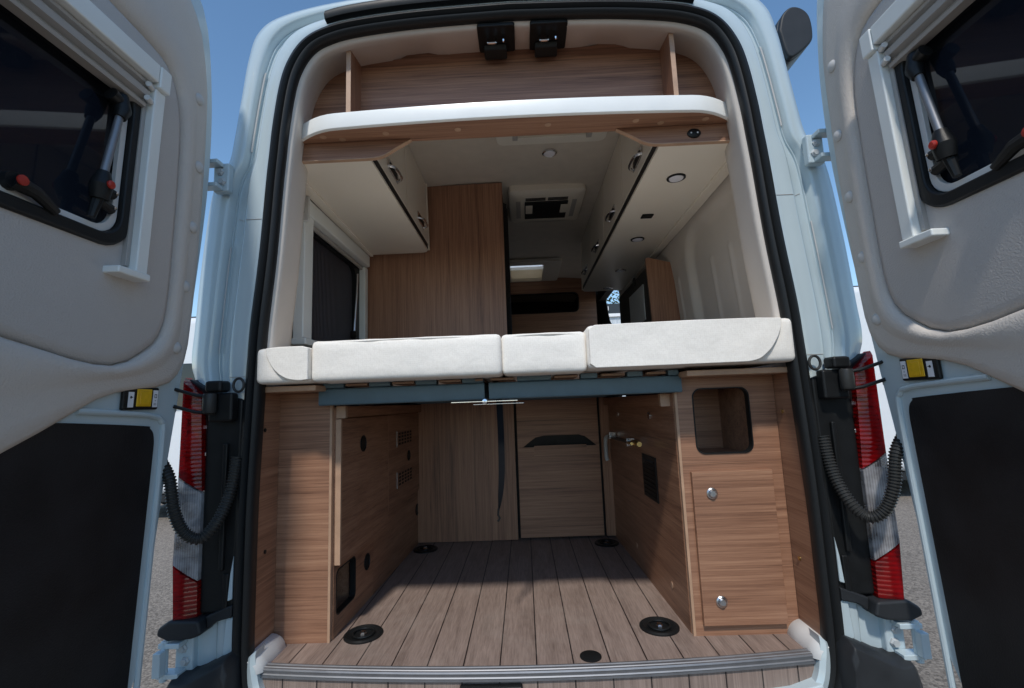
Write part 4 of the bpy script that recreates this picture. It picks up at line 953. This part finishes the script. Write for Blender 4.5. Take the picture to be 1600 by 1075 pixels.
def overhead(s, y1, splits, handles, lb):
    t = thing('overhead_cabinet', lb, 'overhead cabinet', (s*.68, .14, 1.61), 'cream overhead cabinets')
    xo, xi = .845, .512
    bm = BM(); prism(bm, [(s*.800, .139), (s*xi, .139), (s*xi, y1-.035), (s*(xi+.012), y1-.010), (s*(xi+.035), y1), (s*.872, y1), (s*.868, .9), (s*.858, .30), (s*.80, .225)], 'z', 1.606, 1.618); obj('base_panel', bm, 'cream', t, bevel=.002)
    obj('base_lip', prism(BM(), [(s*(.800), .23), (s*(.822), .23), (s*.852, y1), (s*.835, y1)], 'z', 1.596, 1.6055), 'cream', t, bevel=.002)
    bm = BM(); prism(bm, [(s*(xi-.006), 1.6185), (s*.86, 1.6185), (s*.83, 2.02), (s*(xi+.006), 2.02)], 'y', y1-.014, y1-.001); obj('end_panel', bm, 'cream', t, bevel=.002)
    obj('light_channel', B(*sorted((s*(xi-.001), s*(xi+.016))), .168, y1-.03, 1.6185, 1.6455), 'black_panel', t)
    bm = BM(); prism(bm, [(s*(xi+.003), 1.6465), (s*(xi+.020), 1.6465), (s*(xi+.034), 2.018), (s*(xi+.017), 2.018)], 'y', .1695, y1-.018); obj('gap_backing', bm, 'black_panel', t)  # black backing sheet puts the shade of the door gaps into colour
    for a, b in zip(splits, splits[1:]):
        bm = BM(); prism(bm, [(s*(xi-.002), 1.647), (s*(xi+.014), 1.647), (s*(xi+.030), 2.022), (s*(xi+.012), 2.022)], 'y', a+.006, b-.006); dd = obj('cabinet_door', bm, 'cream', t, bevel=.002)
        for h in [h for h in handles if a < h < b]:
            zc2 = 1.712; xf = lambda z: s*(xi-.002+(z-1.635)*.036)
            bm = BM(); prism(bm, rrect(h-.080, h+.080, zc2-.024, zc2+.024, .014, 4), 'x', xf(zc2)-s*.005, xf(zc2)+s*.001); hb = obj('handle', bm, 'chrome', dd, bevel=.0015)
            bm = BM(); prism(bm, rrect(h-.055, h+.060, zc2-.014, zc2+.015, .010, 4), 'x', xf(zc2)-s*.0062, xf(zc2)-s*.0052); obj('handle_recess', bm, 'black_panel', dd)
            bm = BM(); tube(bm, smooth_path([(xf(zc2)-s*.003, h-.075, zc2-.016), (xf(zc2)-s*.028, h-.055, zc2-.018), (xf(zc2)-s*.030, h+.03, zc2-.018), (xf(zc2)-s*.004, h+.070, zc2-.016)], 5), .0062, 8); obj('handle_bar', bm, 'chrome', dd)
    return t
overhead(-1, 1.165, [.168, .665, 1.149], [.42, .95], 'two door cream overhead cabinet above the left window, ending at the tall wood wardrobe')
t = overhead(1, 2.30, [.168, .735, 1.25, 1.78, 2.285], [.42, .98, 1.50, 2.03], 'long four door cream overhead cabinet with spotlights in its underside')
for xx, yy in ((.65, .385), (.666, 1.095), (.70, 1.71), (.70, 2.2)):
    sp_ = obj('spotlight', lathe(BM(), [(.037, 0), (.037, .004), (.031, .006), (.029, .003), (0, .003)], (xx, yy, 1.606), 'z', 28, -1), 'black_plastic' if yy < 1.3 else 'chrome', t)
    obj('diffuser', lathe(BM(), [(.029, 0), (.027, .0035), (0, .0055)], (xx, yy, 1.603), 'z', 24, -1), 'lamp_diffuser', sp_)
obj('socket', B(.605, .660, .742, .787, 1.598, 1.6055), 'black_plastic', t, bevel=.004)

t = thing('wardrobe', 'tall dark wood wardrobe beside the left window, reaching the ceiling', 'wardrobe', (-.5, 1.2, 0))
bm = BM(); prism(bm, [(-.092, .0), (-.092, 2.030), (-.60, 2.025), (-.79, 1.95), (-.87, 1.65), (-.905, 1.40), (-.926, 1.1), (-.930, .0)], 'y', 1.2045, 1.222); obj('back_panel', bm, 'wood_z', t)
obj('edge_strip', B(-.0915, -.080, 1.204, 1.2225, 0, 2.030), 'wood_z', t)
obj('side_panel', B(-.100, -.083, 1.2235, 2.2, .0, 2.025), 'black_panel', t)
obj('folded_curtain', prism(BM(), [(-.080, 1.30), (-.060, 1.33), (-.075, 1.36), (-.055, 1.40), (-.080, 1.45)], 'z', .9, 1.95), 'black_panel', t)

t = thing('kitchen_unit', 'dark kitchen unit end with a wood panel leaning on the right side wall', 'kitchen unit', (.88, 1.6, 0))
bm = BM(); prism(bm, [(.770, .80), (.746, 1.540), (.760, 1.545), (.888, 1.512), (.897, 1.47), (.925, 1.1), (.93, .80)], 'y', 1.250, 1.268); obj('end_panel', bm, 'wood_z', t)
bm = BM(); box(bm, .76, .775, 1.27, 2.10, .2, 1.50); obj('side_panel', bm, 'dark_interior', t)
obj('screen', B(.752, .7595, 1.38, 1.75, 1.20, 1.42), 'grey_plastic', t, bevel=.004)
obj('speaker', lathe(BM(), [(.030, 0), (.030, .006), (0, .006)], (.76, 1.60, 1.49), 'x', 20, -1), 'black_plastic', t)

t = thing('overcab_shelf', 'dark wood shelf front over the driver cab with a wide black opening', 'shelf', (.2, 3.4, 1.4))
bm = hole_plate(BM(), -.85, .80, 1.40, 2.035, rrect(-.35, .61, 1.665, 1.86, .05), 'y', 3.40, 3.42); obj('front_panel', bm, 'wood_x', t)
obj('opening_trim', ring_plate(BM(), rrect(-.36, .62, 1.655, 1.87, .055), rrect(-.35, .61, 1.665, 1.86, .05), 'y', 3.39, 3.43), 'black_plastic', t)
obj('shelf_board', B(-.85, .80, 3.421, 4.5, 1.40, 1.42), 'wood_x', t)

# ------------------------------------------------------------------ ceiling fittings
t = thing('air_conditioner', 'cream ceiling air conditioner with a black centre panel and slotted grille', 'air conditioner', (.19, 1.55, 2.04))
bm = loft(BM(), [[(x, y, z) for x, y in rrect(-.045-d, .430+d, 1.27-d, 1.76+d, .03)] for d, z in ((0, 2.040), (.0, 2.005), (-.012, 1.995), (-.07, 1.985), (-.075, 1.985))], True, True); obj('housing', bm, 'ac_cream', t, angle=30)
obj('centre_panel', B(.055, .330, 1.385, 1.645, 1.975, 1.9845), 'black_plastic', t, bevel=.004)
for x0 in (.060, .285): obj('control_pad', B(x0, x0+.045, 1.42, 1.54, 1.968, 1.9745), 'ac_cream', t, bevel=.003)
bm = BM()
for x0, x1 in ((.060, .185), (.200, .325)):
    for k in range(3): box(bm, x0, x1, 1.338+.015*k, 1.346+.015*k, 1.9825, 1.9848)
obj('grille', bm, 'black_panel', t)
for x0 in (.0, .355):
    bm = BM()
    box(bm, x0, x0+.028, 1.38, 1.64, 1.9815, 1.9848)
    obj('side_grille', bm, 'cassette_grey', t)
o = thing('ceiling_lamp', 'small round spotlight in the ceiling in front of the air conditioner', 'ceiling lamp', (.187, .905, 2.035))
obj('bezel', lathe(BM(), [(.038, -.002), (.038, .006), (.033, .009), (.030, .005), (0, .005)], tuple(o.location), 'z', 28, -1), 'chrome', o)
obj('diffuser', lathe(BM(), [(.030, 0), (.028, .005), (0, .007)], (.187, .905, 2.0305), 'z', 24, -1), 'lamp_diffuser', o)
t = thing('roof_window', 'cream roof window frame half hidden behind the white edged shelf', 'roof window', (.18, .52, 2.04), 'roof windows in the ceiling')
bm = ring_plate(BM(), rrect(-.085, .455, .30, .775, .04), rrect(.00, .375, .36, .715, .02), 'z', 2.008, 2.036); obj('frame', bm, 'cream_plastic', t, bevel=.004)
obj('blind', B(.0, .375, .36, .715, 2.026, 2.030), 'cream_plastic', t)
for x0 in (-.005, .355): obj('rail', B(x0, x0+.025, .36, .722, 2.000, 2.0255), 'cassette_grey', t)
t = thing('roof_window', 'sunlit roof window with pale blind over the front of the living space', 'roof window', (.08, 3.1, 2.04), 'roof windows in the ceiling')
bm = ring_plate(BM(), rrect(-.17, .40, 2.70, 3.385, .03), rrect(-.08, .235, 2.80, 3.36, .02), 'z', 1.998, 2.030); obj('frame', bm, 'cream_plastic', t, bevel=.004)
obj('blind', B(-.085, .24, 3.06, 3.38, 2.032, 2.034), 'blind_cloth', t)
obj('dome', B(-.14, .40, 2.73, 3.45, 2.17, 2.178), 'dome_acrylic', t)
bm = BM(); box(bm, -.10, -.092, 2.78, 3.40, 2.041, 2.165); box(bm, .25, .258, 2.78, 3.40, 2.041, 2.165); box(bm, -.092, .25, 2.772, 2.78, 2.041, 2.165); box(bm, -.092, .25, 3.40, 3.408, 2.041, 2.165); obj('shaft', bm, 'cream_plastic', t)
# awning on the roof edge
t = thing('awning', 'dark grey awning case with a rounded end cap mounted high on the right roof edge', 'awning', (1.25, .5, 2.2))
pf_ = [(p.x, p.y) for p in smooth_path([(1.205, 2.335, 0), (1.225, 2.405, 0), (1.265, 2.445, 0), (1.31, 2.44, 0), (1.345, 2.40, 0), (1.352, 2.32, 0), (1.335, 2.265, 0), (1.25, 2.20, 0), (1.222, 2.235, 0), (1.205, 2.335, 0)], 4)][:-1]
bm = BM(); prism(bm, pf_, 'y', .53, 4.2); obj('case', bm, 'fascia_dark', t, bevel=.006)
bm = BM(); prism(bm, [(a*1.0, b) for a, b in pf_], 'y', .50, .5295); obj('end_cap', bm, 'bumper_plastic', t, bevel=.010, seg=3)
for yy in (.8, 2.2, 3.6): obj('bracket', prism(BM(), [(.87, 2.05), (.93, 2.05), (1.24, 2.22), (1.24, 2.28), (1.2, 2.26)], 'y', yy, yy+.08), 'black_plastic', t)

# ------------------------------------------------------------------ beyond the van
def motorhome(x, y, lb, sgn):
    t = thing('motorhome', lb, 'motorhome', (x, y, GZ), 'white vehicles parked beyond the van')
    X = lambda a: x+a
    obj('body', B(X(-1.1), X(1.1), y, y+6, GZ+.35, GZ+2.9), 'van_white', t, bevel=.12, seg=4)
    obj('skirt', B(X(-1.05), X(1.05), y+.05, y+5.9, GZ+.25, GZ+.348), 'bumper_plastic', t)
    obj('rear_window', B(X(-.7), X(.7), y-.03, y-.002, GZ+1.55, GZ+2.2), 'window_dark', t, bevel=.05)
    for a in (-1.104, 1.074): obj('side_window', B(X(a), X(a+.03), y+1.2, y+2.4, GZ+1.6, GZ+2.15), 'window_dark', t)
    for a in (-.95, .95): obj('tail_light', B(X(a-.07), X(a+.07), y-.03, y-.002, GZ+.7, GZ+1.1), 'red_lens', t)
    obj('stripe', B(X(-1.103), X(1.103), y+.3, y+5.7, GZ+1.15, GZ+1.28), 'grey_plastic', t)
    obj('roof_rail', B(X(-.9), X(.9), y+.4, y+5.6, GZ+2.902, GZ+2.98), 'black_plastic', t)
    for a in (-.95, .75):
        for b_ in (1.2, 4.6):
            wh = obj('wheel', lathe(BM(), [(.33, 0), (.34, .03), (.34, .17), (.33, .20)], (X(a), y+b_, GZ+.34), 'x', 28), 'rubber', t); obj('rim', lathe(BM(), [(.20, -.01), (.19, .0), (.19, .2), (.20, .21)], (X(a), y+b_, GZ+.34), 'x', 20), 'aluminium', wh)
motorhome(-5.0, 5.2, 'white motorhome parked out to the left beyond the open door', -1)
motorhome(5.6, 5.0, 'white motorhome parked out to the right beyond the open door', 1)
t = thing('sales_building', 'pale ribbed building with a dark lettered fascia seen through the side door', 'building', (8, 30, GZ))
obj('wall', B(1, 22, 30, 42, GZ, 6.35), 'ribbed_wall', t)
obj('ledge', B(.9, 22.1, 29.85, 42.1, 6.352, 6.56), 'letter_white', t)
obj('fascia', B(.95, 22.05, 29.9, 42.05, 6.562, 7.25), 'fascia_dark', t)
fc = bpy.data.curves.new('sign_lettering', 'FONT'); fc.body = 'Sunmobil'; fc.size = .42; fc.extrude = .02; fc.align_x = 'RIGHT'
fo0 = bpy.data.objects.new('lettering_source', fc); col.objects.link(fo0); bpy.context.view_layer.update()
me_ = bpy.data.meshes.new_from_object(fo0.evaluated_get(bpy.context.evaluated_depsgraph_get())); bpy.data.objects.remove(fo0)
fo = bpy.data.objects.new('sign_lettering', me_); col.objects.link(fo); fo.location = (6.05-8, 29.87-30, 6.78-GZ); fo.rotation_euler = (R(90), 0, 0); me_.materials.clear(); me_.materials.append(MATS['letter_white']); fo.parent = t
def tree(x, y, h, r, lb, seed):
    rnd = random.Random(seed)
    t = thing('broadleaf_tree', lb, 'tree', (x, y, GZ))
    bm = BM(); tube(bm, [(x, y, GZ), (x+.1, y, GZ+h*.3), (x, y+.1, GZ+h*.6)], [.32, .24, .12], 10)
    for k in range(7):
        a = k*.9; tube(bm, [(x, y, GZ+h*(.35+.04*k)), (x+r*.6*math.cos(a), y+r*.6*math.sin(a), GZ+h*(.6+.04*k))], [.1, .02], 6)
    obj('trunk', bm, 'bark', t)
    bm = BM(); cl = [(Vector((rnd.gauss(0, .45), rnd.gauss(0, .45), rnd.gauss(0, .42)))) for _ in range(26)]
    for i in range(5200):
        c = rnd.choice(cl); p = Vector((c.x*r, c.y*r, c.z*h*.42)) + Vector((rnd.gauss(0, 1), rnd.gauss(0, 1), rnd.gauss(0, 1)))*r*.19
        p += Vector((x, y, GZ+h*.66)); a = Vector((rnd.gauss(0, 1), rnd.gauss(0, 1), rnd.gauss(0, 1))).normalized(); b = a.cross(Vector((rnd.gauss(0, 1), rnd.gauss(0, 1), rnd.gauss(0, 1)))).normalized(); s_ = rnd.uniform(.10, .22)
        q = [bm.verts.new(p+a*s_), bm.verts.new(p+b*s_*.5), bm.verts.new(p-a*s_), bm.verts.new(p-b*s_*.5)]; bm.faces.new(q)
    obj('crown', bm, 'leaf', t, smooth=False)
tree(8.2, 46, 13.5, 5.0, 'leafy tree rising behind the pale ribbed building', 3)
